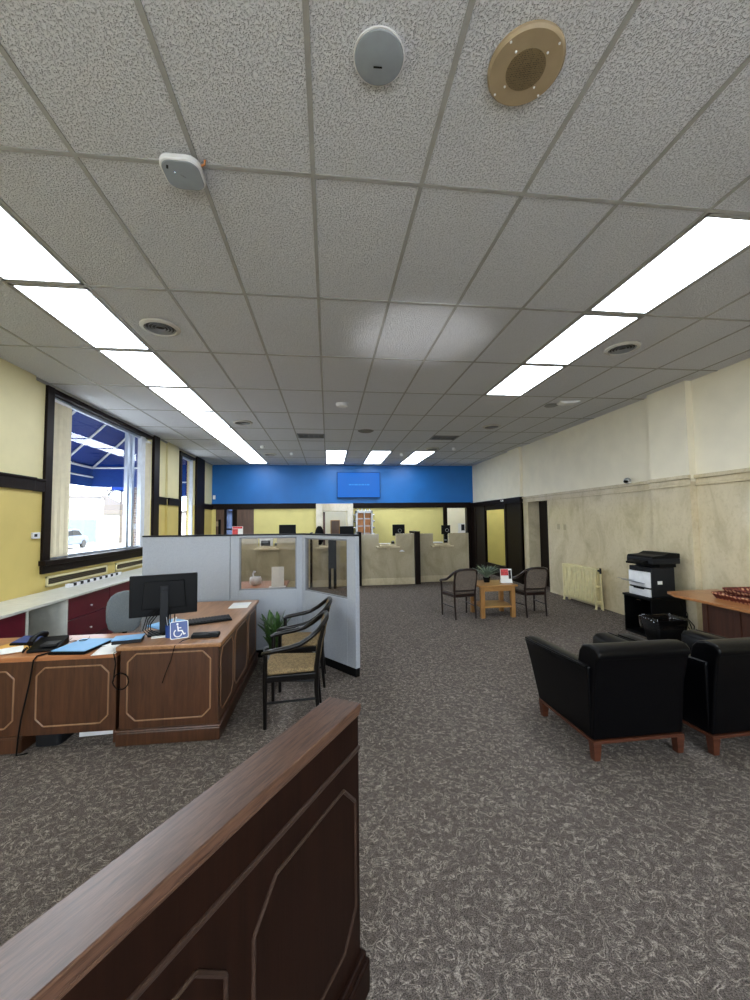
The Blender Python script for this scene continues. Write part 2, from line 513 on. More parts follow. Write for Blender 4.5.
# back wall
mb = MB()
y0, y1 = YB, YB + .2
mb.mi = 0; mb.box(XL - .2, XR + .1, y0, y1, 2.2, CEIL)
mb.mi = 1
mb.box(XL - .2, -3.62, y0, y1, 0, 2.2)
mb.box(-2.42, -.17, y0, y1, 0, 2.2); mb.box(.634, 3.96, y0, y1, 0, 2.2); mb.box(-.17, .634, y0, y1, 2.02, 2.2)
mb.mi = 2
mb.box(-3.62, -3.34, y0, y1, 0, 2.2); mb.box(-3.08, -2.42, y0, y1, 0, 2.2); mb.box(-3.34, -3.08, y0, y1, 2.1, 2.2); 
mb.box(4.82, XR + .1, y0, y1, 0, 2.2); mb.box(3.96, 4.1, y0 - .04, y1, 0, 2.2); mb.box(4.1, 4.82, y0, y1, 2.1, 2.2)
struct('wall_back', mb, [M['blue'], M['yel_back'], M['dpanel']])
mb = MB(); mb.box(XL, -.4, YB - .05, YB, 2.115, 2.29); mb.box(.84, XR - .1, YB - .05, YB, 2.115, 2.29)
struct('trim_6', mb, M['dtrim'], bevel=.006)
mb = MB(); mb.box(-2.95, -2.42, YB - .03, YB, 0, 2.1)
d = struct('door_2', mb, M['brown_door'], bevel=.005)
mb = MB(); mb.ball((-2.88, YB - .09, 1.0), .03, 12); mb.cyl((-2.88, YB - .03, 1.0), (-2.88, YB - .09, 1.0), .012)
build('door_knob', mb, M['chrome'], d, smooth=60)
mb = MB(); mb.box(-3.60, -3.36, YB - .02, YB, 0, 2.1)
struct('trim_7', mb, M['brown_door'])
# glazed back door with a push bar, daylight behind
mb = MB()
mb.box(-3.34, -3.30, YB + .05, YB + .1, 0, 2.1); mb.box(-3.12, -3.08, YB + .05, YB + .1, 0, 2.1); mb.box(-3.3, -3.12, YB + .05, YB + .1, 1.44, 1.49)
mb.box(-3.3, -3.12, YB + .05, YB + .1, 0, .2)
d = struct('door_3', mb, M['dtrim'])
mb = MB(); mb.box(-3.3, -3.12, YB + .07, YB + .076, .2, 2.1); build('pane', mb, M['tintglass'], d)
# marble surround of the vault doorway
mb = MB()
mb.box(-.40, -.17, YB - .12, YB + .02, 0, 2.27); mb.box(.634, .84, YB - .12, YB + .02, 0, 2.27); mb.box(-.17, .634, YB - .12, YB + .02, 2.02, 2.27)
struct('trim_8', mb, M['marble_dark'], bevel=.008)
# rooms behind the back wall
mb = MB()
mb.box(-2.4, 7.2, 15.6, 15.7, 0, CEIL); mb.box(-2.5, -2.4, YB + .2, 15.7, 0, CEIL); mb.box(7.2, 7.3, YB + .2, 15.7, 0, CEIL)
struct('wall_rear_room', mb, M['cream'])
# front wall behind the camera, big shop windows
mb = MB()
FZ0, FZ1 = .95, 3.3
mb.box(XL - .2, XR + .3, YF - .2, YF, 0, FZ0); mb.box(XL - .2, XR + .3, YF - .2, YF, FZ1, CEIL)
for a, b in ((XL - .2, -3.4), (-.25, .25), (3.2, XR + .3)):
    mb.box(a, b, YF - .2, YF, FZ0, FZ1)
struct('wall_front', mb, M['cream'])
for i, (a, b) in enumerate(((-3.4, -.25), (.25, 3.2))):
    o = bpy.data.objects.new('window_%d' % (i + 3), None); COL.objects.link(o); o['kind'] = 'structure'
    f = MB()
    f.box(a, a + .06, YF - .12, YF - .06, FZ0, FZ1); f.box(b - .06, b, YF - .12, YF - .06, FZ0, FZ1)
    f.box(a, b, YF - .12, YF - .06, FZ0, FZ0 + .06); f.box(a, b, YF - .12, YF - .06, FZ1 - .06, FZ1)
    f.box((a + b) / 2 - .03, (a + b) / 2 + .03, YF - .12, YF - .06, FZ0, FZ1)
    build('window_frame', f, M['alum'], o)
    f = MB(); f.box(a + .05, b - .05, YF - .095, YF - .09, FZ0 + .05, FZ1 - .05); build('pane', f, M['glass'], o)

# ------------------------------------------------------------------ ceiling fixtures
def ordn(i):
    return ['first', 'second', 'third', 'fourth', 'fifth', 'sixth', 'seventh', 'eighth', 'ninth'][i]
def panel(col, row, label, group):
    x0 = GX + .6096 * col + .016; x1 = GX + .6096 * (col + 1) - .016
    y0 = GY + 1.2192 * row + .016; y1 = y0 + 1.2192 - .032
    t = thing('ceiling_light', label, 'ceiling light', ((x0 + x1) / 2, (y0 + y1) / 2, CEIL), 0, group)
    f = MB()
    for a in ((x0, x0 + .02, y0, y1), (x1 - .02, x1, y0, y1), (x0, x1, y0, y0 + .03), (x0, x1, y1 - .03, y1)):
        f.box(*a, CEIL - .007, CEIL + .01)
    build('frame', f, M['tbar'], t)
    f = MB(); f.box(x0 + .02, x1 - .02, y0 + .03, y1 - .03, CEIL - .005, CEIL + .012)
    build('diffuser', f, M['panel'], t)
for k in range(9):
    panel(-4, k, 'lit white ceiling panel, %s from the camera in the left row over the windows' % ordn(k), 'ceiling panels in the left row')
for k in range(3):
    panel(4, k, 'lit white ceiling panel, %s from the camera in the short right row' % ordn(k), 'ceiling panels in the right row')
for c, nm in ((0, 'left pair'), (2, 'middle pair'), (4, 'right pair')):
    for k in (7, 8):
        panel(c, k, 'lit white ceiling panel in the %s before the blue wall, %s' % (nm, 'nearer the camera' if k == 7 else 'nearer the blue wall'), 'ceiling panels before the blue wall')
for x, y, lab in ((5.6, 12.3, 'ceiling lamp inside the yellow office beyond the dark panelled wall'), (.3, 14.6, 'ceiling lamp in the room behind the vault doorway'), (4.3, 14.6, 'ceiling lamp in the bright room behind the right teller window'), (6.1, 13.2, 'unseen lamp added to brighten the yellow office, deeper in'), (-1.2, 14.6, 'unseen lamp added to brighten the rear room, left of the vault doorway'), (1.6, 14.6, 'unseen lamp added to brighten the rear room, right of the vault doorway'), (5.4, 14.8, 'unseen lamp added to brighten the rear room, at its right end')):  # from the second office lamp on: unseen extras added to brighten the rooms
    t = thing('ceiling_lamp', lab, 'ceiling light', (x, y, CEIL), 0)
    f = MB(); f.box(x - .3, x + .3, y - .6, y + .6, CEIL - .05, CEIL - .002); build('housing', f, M['wplas'], t)
    f = MB(); f.box(x - .27, x + .27, y - .57, y + .57, CEIL - .06, CEIL - .045); build('diffuser', f, M['panel'], t)

def diffuser(x, y, r, lab):
    t = thing('round_air_vent', lab, 'air vent', (x, y, CEIL), 0, 'round ceiling air vents')
    f = MB(); f.lathe([(r * .80, CEIL - .004), (r * .99, CEIL - .004), (r, CEIL - .010), (r * .97, CEIL - .02), (r * .80, CEIL - .03), (r * .78, CEIL - .02)], (x, y, 0), 40)
    build('rim', f, M['ventm'], t, smooth=40)
    f = MB(); f.lathe([(.001, CEIL - .003), (r * .80, CEIL - .003), (r * .80, CEIL - .006), (.001, CEIL - .006)], (x, y, 0), 40); build('throat', f, M['ventd'], t)
    for k, q in enumerate((.22, .38, .54, .69)):
        f = MB(); f.lathe([(r * q, CEIL - .010), (r * q + .003, CEIL - .010), (r * (q + .05), CEIL - .022), (r * (q + .05) - .003, CEIL - .022)], (x, y, 0), 36)
        build('ring_blade', f, M['grey'], t, smooth=40)
for x, y, lab in ((-1.605, 4.0, 'round ceiling air vent beside the left light row, nearest the camera'),
                  (-1.595, 7.74, 'round ceiling air vent beside the left light row, middle of three'),
                  (-1.60, 11.33, 'round ceiling air vent beside the left light row, farthest from the camera'),
                  (3.28, 4.03, 'round ceiling air vent beside the right light row, nearest the camera'),
                  (3.32, 7.73, 'round ceiling air vent above the waiting table on the right side'),
                  (2.75, 10.25, 'small dark round air vent before the rightmost back ceiling lights')):
    diffuser(x, y, .18, lab)
for x, y, lab in ((-.36, 8.87, 'louvred return grille in the ceiling left of centre'), (2.66, 8.88, 'louvred return grille in the ceiling right of centre')):
    t = thing('ceiling_grille', lab, 'air grille', (x, y, CEIL), 0, 'ceiling return grilles')
    f = MB(); f.box(x - .29, x + .29, y - .2, y + .2, CEIL - .004, CEIL - .001); build('backing', f, M['ventd'], t)
    f = MB()
    for a in ((x - .3, x - .27, y - .21, y + .21), (x + .27, x + .3, y - .21, y + .21), (x - .3, x + .3, y - .21, y - .18), (x - .3, x + .3, y + .18, y + .21)):
        f.box(*a, CEIL - .014, CEIL - .001)
    build('frame', f, M['grey'], t)
    f = MB()
    for k in range(9):
        f.obb((x, y - .16 + k * .04, CEIL - .008), (.54, .018, .003), (R(35), 0, 0))
    for k in range(4):
        f.box(x - .17 + k * .11, x - .16 + k * .11, y - .19, y + .19, CEIL - .015, CEIL - .009)
    build('slats', f, M['grey'], t)
for x, y, lab in ((-1.615, 10.15, 'tiny white ceiling detector by the far left light row'), (-.99, 11.15, 'tiny white ceiling detector left of the left back light pair'),
                  (2.09, 11.16, 'tiny white ceiling detector between middle and right back lights'), (3.31, 10.17, 'tiny white ceiling detector right of the right back light pair')):
    f = MB(); f.lathe([(.001, CEIL), (.055, CEIL), (.055, CEIL - .02), (.045, CEIL - .05), (.03, CEIL - .065), (.001, CEIL - .068)], (x, y, 0), 24)
    tag(build('smoke_detector', f, M['wplas'], smooth=40), lab, 'detector', 'tiny ceiling detectors')
f = MB(); f.lathe([(.001, CEIL), (.1, CEIL), (.1, CEIL - .015), (.085, CEIL - .045), (.05, CEIL - .055), (.001, CEIL - .056)], (.234, 6.42, 0), 32)
tag(build('smoke_detector', f, M['wplas'], smooth=40), 'round white smoke detector on the centre ceiling tiles', 'detector')
f = MB(); f.lathe([(.001, CEIL), (.1, CEIL), (.11, CEIL - .012), (.1, CEIL - .018), (.001, CEIL - .018)], (3.72, 6.22, 0), 32)
tag(build('ceiling_cover_plate', f, M['grey'], smooth=40), 'flat grey round cover on the ceiling right of the lights', 'cover plate')
mb = MB(); mb.prism([(-.16, .0), (-.16, .018), (-.08, .04), (.08, .04), (.16, .018), (.16, 0)], 'y', -.08, .08)
mb.bm.transform(Matrix.Translation((3.9, 6.02, CEIL - .002)) @ Matrix.Rotation(R(-12), 4, 'Z') @ Matrix.Rotation(PI, 4, 'Y'))
tag(build('curved_ceiling_sensor', mb, M['wplas'], bevel=.006), 'curved white sensor on the ceiling right of the right lights', 'sensor')
# sagging stained tile corner
f = MB(); f.lathe([(.001, CEIL - .001), (.17, CEIL - .001), (.13, CEIL - .02), (.06, CEIL - .03), (.001, CEIL - .032)], (.80, 8.33, 0), 28)
tag(build('ceiling_stain_bulge', f, M['stain'], smooth=60), 'grey sagging stain bulge on a centre ceiling tile', 'stain')
# near devices
t = thing('disc_sensor', 'flat grey disc with a short dark dash, at the top centre', 'sensor', (.218, 1.53, CEIL))
f = MB(); f.lathe([(.001, CEIL), (.098, CEIL), (.106, CEIL - .006), (.106, CEIL - .014), (.001, CEIL - .014)], (.218, 1.53, 0), 48); build('rim', f, M['wplas'], t, smooth=40)
f = MB(); f.lathe([(.001, CEIL - .013), (.101, CEIL - .013), (.099, CEIL - .019), (.09, CEIL - .022), (.001, CEIL - .022)], (.218, 1.53, 0), 48); build('face', f, M['ceildev'], t, smooth=40)
f = MB(); f.obb((.216, 1.555, CEIL - .0228), (.036, .006, .002), (0, 0, R(-3))); build('logo_dash', f, M['blackm'], t)
t = thing('ceiling_speaker', 'large round beige speaker grille on the ceiling', 'speaker', (.836, 1.5, CEIL))
f = MB(); f.lathe([(.001, CEIL), (.155, CEIL), (.155, CEIL - .012), (.146, CEIL - .022), (.001, CEIL - .022)], (.836, 1.5, 0), 64); build('rim', f, M['beige'], t, smooth=30)
tm = NT('perforated'); vv = tm.add('ShaderNodeTexVoronoi'); vv.inputs['Scale'].default_value = 150; vv.inputs['Randomness'].default_value = .15; tm.link(tm.coord(), vv.inputs['Vector'])
tm.link(tm.ramp(vv.outputs['Distance'], [(.34, srgb(38, 32, 22)), (.50, srgb(122, 106, 78))]), tm.b.inputs['Base Color'])
f = MB(); f.lathe([(.001, CEIL - .021), (.08, CEIL - .021), (.08, CEIL - .0235), (.001, CEIL - .0245)], (.836, 1.5, 0), 48); build('mesh', f, tm.m, t, smooth=30)
for k in range(4):
    for rr in (.092, .138):
        a = R(40 + 90 * k)
        f = MB(); f.lathe([(.001, CEIL - .02), (.005, CEIL - .022), (.004, CEIL - .0255), (.001, CEIL - .0262)], (.836 + rr * math.cos(a), 1.5 + rr * math.sin(a), 0), 10)
        build('screw', f, M['wplas'], t, smooth=50)
t = thing('ceiling_access_point', 'white rounded square access point hung at a grid crossing', 'access point', (-.758, 2.145, CEIL))
f = MB(); f.rbox(-.103, .103, -.10, .10, -.055, -.022, .06, 6); build('shell', f, M['wplas'], t, bevel=.008, seg=3, smooth=40, local=True)
f = MB(); f.rbox(-.094, .094, -.091, .091, -.059, -.053, .055, 6); build('face', f, M['ceildev'], t, bevel=.003, smooth=40, local=True)
f = MB(); f.box(-.05, .05, -.04, .04, -.024, 0); build('bracket', f, M['grey'], t, local=True)
f = MB(); f.obb((-.062, -.052, -.0595), (.010, .022, .002), (0, 0, R(20))); build('port', f, M['blackm'], t, local=True)
f = MB(); f.ball((-.035, -.022, -.0595), .003, 8); build('status_light', f, M['led'], t, local=True)
f = MB(); f.obb((.0, .0, -.0593), (.028, .004, .001), (0, 0, R(35))); build('logo_dash', f, M['grey'], t, local=True)
f = MB(); f.tube([(.08, -.03, -.03), (.12, -.04, -.02), (.125, -.05, -.002)], .006); build('cable', f, M['copper'], t, smooth=60, local=True)

# ------------------------------------------------------------------ left wall things
def reg(y0, y1, z0, z1, lab):
    t = thing('wall_register', lab, 'air register', (XL, (y0 + y1) / 2, z0), 0, 'registers under the big window')
    f = MB(); f.box(XL + .002, XL + .01, y0 + .03, y1 - .03, z0 + .03, z1 - .03); build('grille', f, M['grillebrown'], t)
    f = MB()
    for a in ((y0, y0 + .035, z0, z1), (y1 - .035, y1, z0, z1), (y0, y1, z0, z0 + .03), (y0, y1, z1 - .03, z1)):
        f.box(XL + .0, XL + .02, *a)
    build('frame', f, M['yel_up'], t, bevel=.003)
    f = MB()
    for k in range(3):
        f.box(XL + .008, XL + .014, y0 + .035, y1 - .035, z0 + .045 + k * .022, z0 + .053 + k * .022)
    build('louvre', f, M['dgrey'], t)
reg(5.86, 7.35, .835, .975, 'long bronze register under the big window, left one')
reg(7.62, 9.0, .835, .975, 'long bronze register under the big window, right one')
t = thing('thermostat', 'small white thermostat on the yellow wall by the big window', 'thermostat', (XL, 5.63, 1.53))
f = MB(); f.box(XL + .0, XL + .03, 5.57, 5.70, 1.49, 1.57); build('housing', f, M['wplas'], t, bevel=.006)
f = MB(); f.box(XL + .029, XL + .032, 5.59, 5.64, 1.515, 1.55); build('display', f, M['dgrey'], t)
# stacked vertical blinds
def blinds(y0, y1, n, lab):
    t = thing('vertical_blind', lab, 'window blind', (XL, (y0 + y1) / 2, 3.4))
    f = MB(); f.box(XL - .05, XL + .0, y0, y1, 3.37, 3.41); build('head_rail', f, M['wplas'], t)
    for k in range(n):
        y = y0 + (y1 - y0) * (k + .5) / n
        f = MB(); f.obb((XL - .025 + .006 * math.sin(k * 2.1), y, (1.21 + 3.38) / 2), (.062, .004, 2.15), (0, 0, R(38 + 14 * math.sin(k * 1.7))))
        build('slat', f, M['blind'], t)
blinds(5.91, 6.31, 11, 'cream vertical blind slats stacked at the left of the big window')
blinds(8.84, 9.0, 6, 'cream vertical blind slats stacked at the right of the big window')

# credenza along the window wall
CF, CT = -3.12, .80
mb = MB(); mb.box(XL + .055, CF + .02, 2.6, 9.0, CT - .03, CT)
tag(build('cabinet_worktop', mb, M['ctop'], bevel=.004), 'long white laminate worktop running under the windows', 'worktop')
def knob(y, z, drawer):
    f = MB(); f.lathe([(.004, 0), (.005, .012), (.011, .016), (.013, .022), (.008, .028), (.001, .029)], (CF + .0, y, z), 16, 'x')
    build('knob', f, M['wplas'], drawer, smooth=40)
def cabinet(y0, y1, cols, lab, gaps=()):
    t = thing('drawer_cabinet', lab, 'cabinet', (XL + .3, (y0 + y1) / 2, 0), 0, 'maroon drawer cabinets under the windows')
    f = MB(); f.box(XL + .06, CF - .025, y0, y1, .07, CT - .031); f.box(XL + .06, CF - .08, y0, y1, 0, .07); build('body', f, M['cgrey'], t)
    for a, b in cols:
        for z0, z1 in ((.505, .765), (.205, .495)):
            f = MB(); f.box(CF - .025, CF, a + .006, b - .006, z0, z1)
            dr = build('drawer', f, M['maroon'], t, bevel=.003)
            knob((a + b) / 2, (z0 + z1) / 2 - .03, dr)
        f = MB(); f.box(CF - .04, CF - .012, a + .004, b - .004, .08, .195)
        build('kick_panel', f, M['maroon'], t)
    f = MB(); f.box(XL + .06, CF + .005, y0 - .03, y0, 0, CT - .031); build('side_panel', f, M['ctop'], t)
    f = MB(); f.box(XL + .06, CF + .005, y1, y1 + .03, 0, CT - .031); build('side_panel', f, M['ctop'], t)
cabinet(5.28, 9.0 - .05, [(5.28, 6.21), (6.21, 7.12), (7.12, 8.03), (8.03, 8.95)], 'maroon drawer cabinet right of the open kneehole, under the window')
cabinet(2.8, 4.61, [(2.8, 3.7), (3.7, 4.61)], 'maroon drawer cabinet left of the open kneehole, at the left edge')
mb = MB(); mb.box(XL + .06, XL + .09, 4.645, 5.245, 0, CT - .03)
tag(build('kneehole_back_panel', mb, M['cgrey']), 'grey back panel of the open kneehole between maroon cabinets', 'panel')
t = thing('power_strip', 'white power strip lying on the white worktop below the window', 'power strip', (-3.55, 6.75, CT))
f = MB(); f.box(-3.60, -3.53, 6.02, 7.40, CT, CT + .05); build('bar', f, M['wplas'], t, bevel=.005)
for k in range(8):
    f = MB(); f.box(-3.585, -3.525, 6.09 + k * .16, 6.15 + k * .16, CT + .012, CT + .052); build('outlet', f, M['dgrey'], t)

# ------------------------------------------------------------------ wooden desk, return, divider
def octo(mb, face, a0, a1, z0, z1, c, off, r=.0062):
    P = [(a0 + c, z0), (a1 - c, z0), (a1, z0 + c), (a1, z1 - c), (a1 - c, z1), (a0 + c, z1), (a0, z1 - c), (a0, z0 + c)]
    pts = [face(a, z, off) for a, z in P]
    # tight corners
    q = []
    n = len(pts)
    for i in range(n):
        p = Vector(pts[i]); pr = Vector(pts[i - 1]); nx = Vector(pts[(i + 1) % n])
        q.append(p + (pr - p).normalized() * .004); q.append(p + (nx - p).normalized() * .004)
    mb.tube(q, r, 6, closed=True)
FY = lambda y: (lambda a, z, o: (a, y - o, z))
FX = lambda x: (lambda a, z, o: (x + o, a, z))
DX0, DX1, DY0, DY1 = -1.578, -.850, 3.30, 4.98
t = thing('executive_desk', 'wooden desk with panelled sides carrying the black monitor', 'desk', ((DX0 + DX1) / 2, (DY0 + DY1) / 2, 0))
f = MB(); f.box(DX0 + .006, DX1 - .006, DY0 + .006, DY1, .1, .702); build('body', f, M['deskf'], t)
f = MB(); f.box(DX0 - .012, DX1 + .012, DY0 - .012, DY1 + .01, 0, .098); f.prism([(DX0 - .02, DY0 - .02), (DX1 + .02, DY0 - .02), (DX1 + .02, DY1 + .015), (DX0 - .02, DY1 + .015)], 'z', .098, .118)
build('plinth', f, M['deskf'], t, bevel=.007)
f = MB(); f.box(DX0 - .02, DX1 + .02, DY0 - .02, DY1 + .02, .703, .737); build('desk_top', f, M['desktop'], t, bevel=.008, seg=3)
f = MB(); octo(f, FY(DY0 + .006), -1.52, -.915, .175, .672, .06, .0); build('front_molding', f, M['mold'], t)
for a, b in ((3.37, 3.79), (3.86, 4.42), (4.49, 4.91)):
    f = MB(); octo(f, FX(DX1 - .006), a, b, .175, .66, .06, .0); build('side_molding', f, M['mold'], t)

t = thing('desk_return', 'lower wooden return joined to the left of the desk', 'desk', (-2.1, 3.55, 0))
RX0 = -2.95
f = MB(); f.box(RX0, -1.60, DY0 - .01, 3.88, .655, .69); build('return_top', f, M['desktopx'], t, bevel=.006)
f = MB(); f.box(-2.24, -1.60, DY0 + .01, DY0 + .035, .115, .656); build('modesty_panel', f, M['deskf'], t)
f = MB(); f.box(RX0, -2.24, DY0 + .01, 3.86, .12, .656); build('pedestal', f, M['deskf'], t)
f = MB(); f.box(RX0, -2.235, DY0 - .005, 3.87, 0, .10); f.box(RX0, -2.228, DY0 - .012, 3.875, .10, .122); build('plinth', f, M['deskf'], t, bevel=.006)
f = MB(); octo(f, FY(DY0 + .01), -2.155, -1.655, .175, .60, .055, .0); build('panel_molding', f, M['mold'], t)
f = MB(); octo(f, FY(DY0 + .01), -2.86, -2.308, .175, .585, .055, .0); build('pedestal_molding', f, M['mold'], t)
f = MB(); f.box(-1.64, -1.612, 3.36, 3.85, 0, .654); build('end_support', f, M['deskf'], t)

# foreground divider (local x along its length, local -y faces the aisle)
dd = Vector((.5292, .8485, 0)); ang = math.atan2(dd.y, dd.x)
t = thing('wooden_divider', 'dark wood half-height divider running through the foreground', 'divider', (.116, 1.495, 0), ang)
def face_d(s, z, o): return (s, .010 - o, z)
LL = -2.5
f = MB(); f.box(LL, -.006, .010, .125, .0, .965); build('panel', f, M['divf'], t, local=True)
f = MB(); f.box(LL, .0, .0, .135, .970, 1.0); f.box(LL, -.002, .004, .131, .958, .971); build('cap', f, M['divcap'], t, bevel=.004, seg=2, local=True)
f = MB(); f.box(LL, -.001, .002, .133, .836, .852); build('rail_molding', f, M['divmold'], t, bevel=.006, seg=3, local=True)
f = MB(); f.box(LL, .022, -.016, .150, 0, .112); f.box(LL, .012, -.008, .140, .112, .142); build('base_molding', f, M['divf'], t, bevel=.008, seg=2, local=True)
for a, b in ((-.548, -.038), (-1.145, -.635), (-1.742, -1.232), (-2.339, -1.829)):
    f = MB(); octo(f, face_d, a, b, .24, .758, .082, 0, .007); build('panel_molding', f, M['divmold'], t, local=True)

# ------------------------------------------------------------------ grey cubicle partition
PY, PZ = 5.2, 1.52
t = thing('cubicle_partition', 'grey fabric cubicle partition with two glazed windows', 'partition', (-.32, PY, 0))
def wingeo(f, x0, x1, wx0, wx1, wz0, wz1, th, z0=.09):
    f.box(x0, wx0, -th, th, z0, PZ - .02); f.box(wx1, x1, -th, th, z0, PZ - .02)
    f.box(wx0, wx1, -th, th, z0, wz0); f.box(wx0, wx1, -th, th, wz1, PZ - .02)
TH = .03
f = MB(); f.M = Matrix.Translation((0, PY, 0)); f.box(-2.235, -1.213, -TH, TH, .09, PZ - .02); build('solid_panel', f, M['part'], t, bevel=.004)
f = MB(); f.M = Matrix.Translation((0, PY, 0)); wingeo(f, -1.207, -.325, -1.10, -.40, .825, 1.478, TH); build('glazed_panel', f, M['part'], t, bevel=.004)
f = MB(); f.box(-1.095, -.405, PY - .004, PY + .002, .83, 1.475); build('glass', f, M['pglass'], t)
f = MB()
for a in ((-1.10, -1.085, .825, 1.478), (-.415, -.40, .825, 1.478), (-1.10, -.40, .825, .84), (-1.10, -.40, 1.463, 1.478)):
    f.box(a[0], a[1], PY - .02, PY + .02, a[2], a[3])
build('window_bead', f, M['grey'], t)
ad = Vector((.632, -.826, 0)).normalized(); AM = Matrix.Translation((-.32, PY, 0)) @ Matrix.Rotation(math.atan2(ad.y, ad.x), 4, 'Z')
f = MB(); f.M = AM; wingeo(f, .02, 1.04, .08, .90, .81, 1.462, TH); build('angled_panel', f, M['part'], t, bevel=.004)
f = MB(); f.M = AM; f.box(.085, .895, -.003, .003, .815, 1.457); build('glass', f, M['pglass'], t)
f = MB(); f.M = AM
for a in ((.08, .095, .81, 1.462), (.885, .90, .81, 1.462), (.08, .90, .81, .822), (.08, .90, 1.45, 1.462)):
    f.box(a[0], a[1], -.02, .02, a[2], a[3])
build('window_bead', f, M['grey'], t)
f = MB(); f.box(-2.24, -.31, PY - .034, PY + .034, PZ - .019, PZ); f.M = AM; f.box(0, 1.045, -.034, .034, PZ - .019, PZ); build('top_cap', f, M['dgrey'], t)
f = MB(); f.box(-2.235, -.31, PY - .026, PY + .026, 0, .089); f.M = AM; f.box(.01, 1.035, -.026, .026, 0, .089); build('base_strip', f, M['blackm'], t)

# ------------------------------------------------------------------ things on and around the desk
ZT, ZR = .738, .691
# monitor
t = thing('computer_monitor', 'wide black computer monitor seen from behind on the wooden desk', 'monitor', (-1.385, 3.625, ZT), R(20))
f = MB(); f.rbox(-.12, .12, -.09, .09, 0, .012, .03); build('stand_base', f, M['black'], t, local=True, bevel=.003)
f = MB(); f.box(-.032, .032, -.045, -.02, .012, .40); f.box(-.025, .025, -.052, -.044, .36, .38); build('stand_neck', f, M['dgrey'], t, local=True, bevel=.005)
f = MB(); f.box(-.257, .257, .0, .03, .150, .492); f.prism([(-.17, .21), (.17, .21), (.15, .44), (-.15, .44)], 'y', -.02, .0); build('housing', f, M['black'], t, local=True, bevel=.006)
f = MB(); f.box(-.243, .243, .030, .032, .175, .482); build('screen', f, M['blackm'], t, local=True)
# cables under monitor
f = MB()
for k in range(4):
    x = -1.45 + .02 * k
    f.tube([(x, 3.60, .95), (x - .03 - .01 * k, 3.52, .90 - .02 * k), (x - .05, 3.50, .80), (x - .02 + .02 * k, 3.52, ZT + .012), (x + .06, 3.56, ZT + .006)], .004, 6)
tag(build('monitor_cables', f, M['blackm'], smooth=60), 'bundle of black cables hanging behind the monitor stand', 'cable')
# pen cup and pens
t = thing('pen_cup', 'dark blue pen cup full of pens behind the wheelchair sign', 'pen cup', (-1.285, 3.50, ZT))
f = MB(); f.lathe([(.001, 0), (.038, 0), (.04, .1), (.036, .1), (.034, .006), (.001, .006)], (0, 0, 0), 24); build('cup', f, M['signblue'], t, local=True, smooth=40)
random.seed(3)
for k in range(7):
    a = k * .9; l = .15 + .02 * (k % 3)
    p = Vector((.02 * math.cos(a), .02 * math.sin(a), .008)); q = p + Vector((.022 * math.cos(a + .4), .022 * math.sin(a + .4), l))
    f = MB(); f.cyl(p, q, .0042, .0042, 8); build('pen', f, M['blackm'] if k % 3 else M['wplas'], t, local=True, smooth=50)
# accessibility sign
t = thing('accessibility_sign', 'square blue sign with white wheelchair symbol, leaning on the desk', 'sign', (-1.185, 3.415, ZT), 0)
t.rotation_euler = (R(-12), R(-5), R(6)); 
f = MB(); 
def rr(x0, x1, z0, z1, r, n=5):
    P = []
    for cx, cz, a0 in ((x1 - r, z1 - r, 0), (x0 + r, z1 - r, 90), (x0 + r, z0 + r, 180), (x1 - r, z0 + r, 270)):
        for k in range(n + 1):
            a = R(a0 + 90 * k / n); P.append((cx + r * math.cos(a), cz + r * math.sin(a)))
    return P
f.prism(rr(-.068, .068, .005, .141, .012), 'y', 0, .006); build('border', f, M['wplas'], t, local=True)
f = MB(); f.prism(rr(-.063, .063, .010, .136, .010), 'y', -.001, .0005); build('blue_field', f, M['signblue'], t, local=True)
f = MB()
f.lathe([(.001, -.003), (.0085, -.003), (.0085, -.0005), (.001, -.0005)], (-.012, 0, .119), 16, 'y')
def stroke(pts, w):
    for a, b in zip(pts, pts[1:]):
        a = Vector(a); b = Vector(b); d_ = (b - a); n_ = Vector((-d_.y, d_.x)).normalized() * w / 2; e_ = d_.normalized() * w * .3
        f.prism([tuple(a - n_ - e_), tuple(b - n_ + e_), tuple(b + n_ + e_), tuple(a + n_ - e_)], 'y', -.003, -.0005)
stroke([(-.011, .106), (-.007, .066), (.020, .066), (.034, .036), (.044, .040)], .009)
stroke([(-.009, .088), (.014, .088)], .007)
arc = [(-.006 + .029 * math.cos(R(a)) - .004, .050 + .029 * math.sin(R(a))) for a in range(128, 345, 12)]
stroke(arc, .008)
build('wheelchair_symbol', f, M['wplas'], t, local=True)
# keyboard etc.
t = thing('computer_keyboard', 'dark keyboard lying beyond the monitor stand on the desk', 'keyboard', (-1.12, 3.97, ZT), R(24))
f = MB(); f.prism([(-.07, 0), (.07, 0), (.07, .026), (-.07, .014)], 'x', -.2, .2); build('case', f, M['black'], t, local=True, bevel=.003)
for r_ in range(5):
    f = MB()
    for c_ in range(14):
        f.obb((-.182 + c_ * .028, -.05 + r_ * .025, .0225 + .0021 * r_), (.022, .019, .006), (R(5), 0, 0))
    build('key_row', f, M['dgrey'], t, local=True)
t = thing('card_terminal', 'black flat card terminal at the front right desk corner', 'card reader', (-.995, 3.455, ZT), R(4))
f = MB(); f.prism([(-.04, 0), (.04, 0), (.045, .02), (.03, .034), (-.038, .026)], 'x', -.105, .105); build('case', f, M['black'], t, local=True, bevel=.006)
f = MB(); f.box(.02, .085, -.02, .025, .030, .0335); build('keypad', f, M['dgrey'], t, local=True, bevel=.002)
t = thing('document_tray', 'low blue topped document box on the desk left corner', 'document box', (-1.57, 3.42, ZT), R(12))
f = MB(); f.box(-.10, .10, -.07, .06, 0, .028); build('box', f, M['dgrey'], t, local=True, bevel=.003)
f = MB(); f.box(-.103, .103, -.073, .063, .028, .036); build('lid', f, M['fold'], t, local=True, bevel=.002)
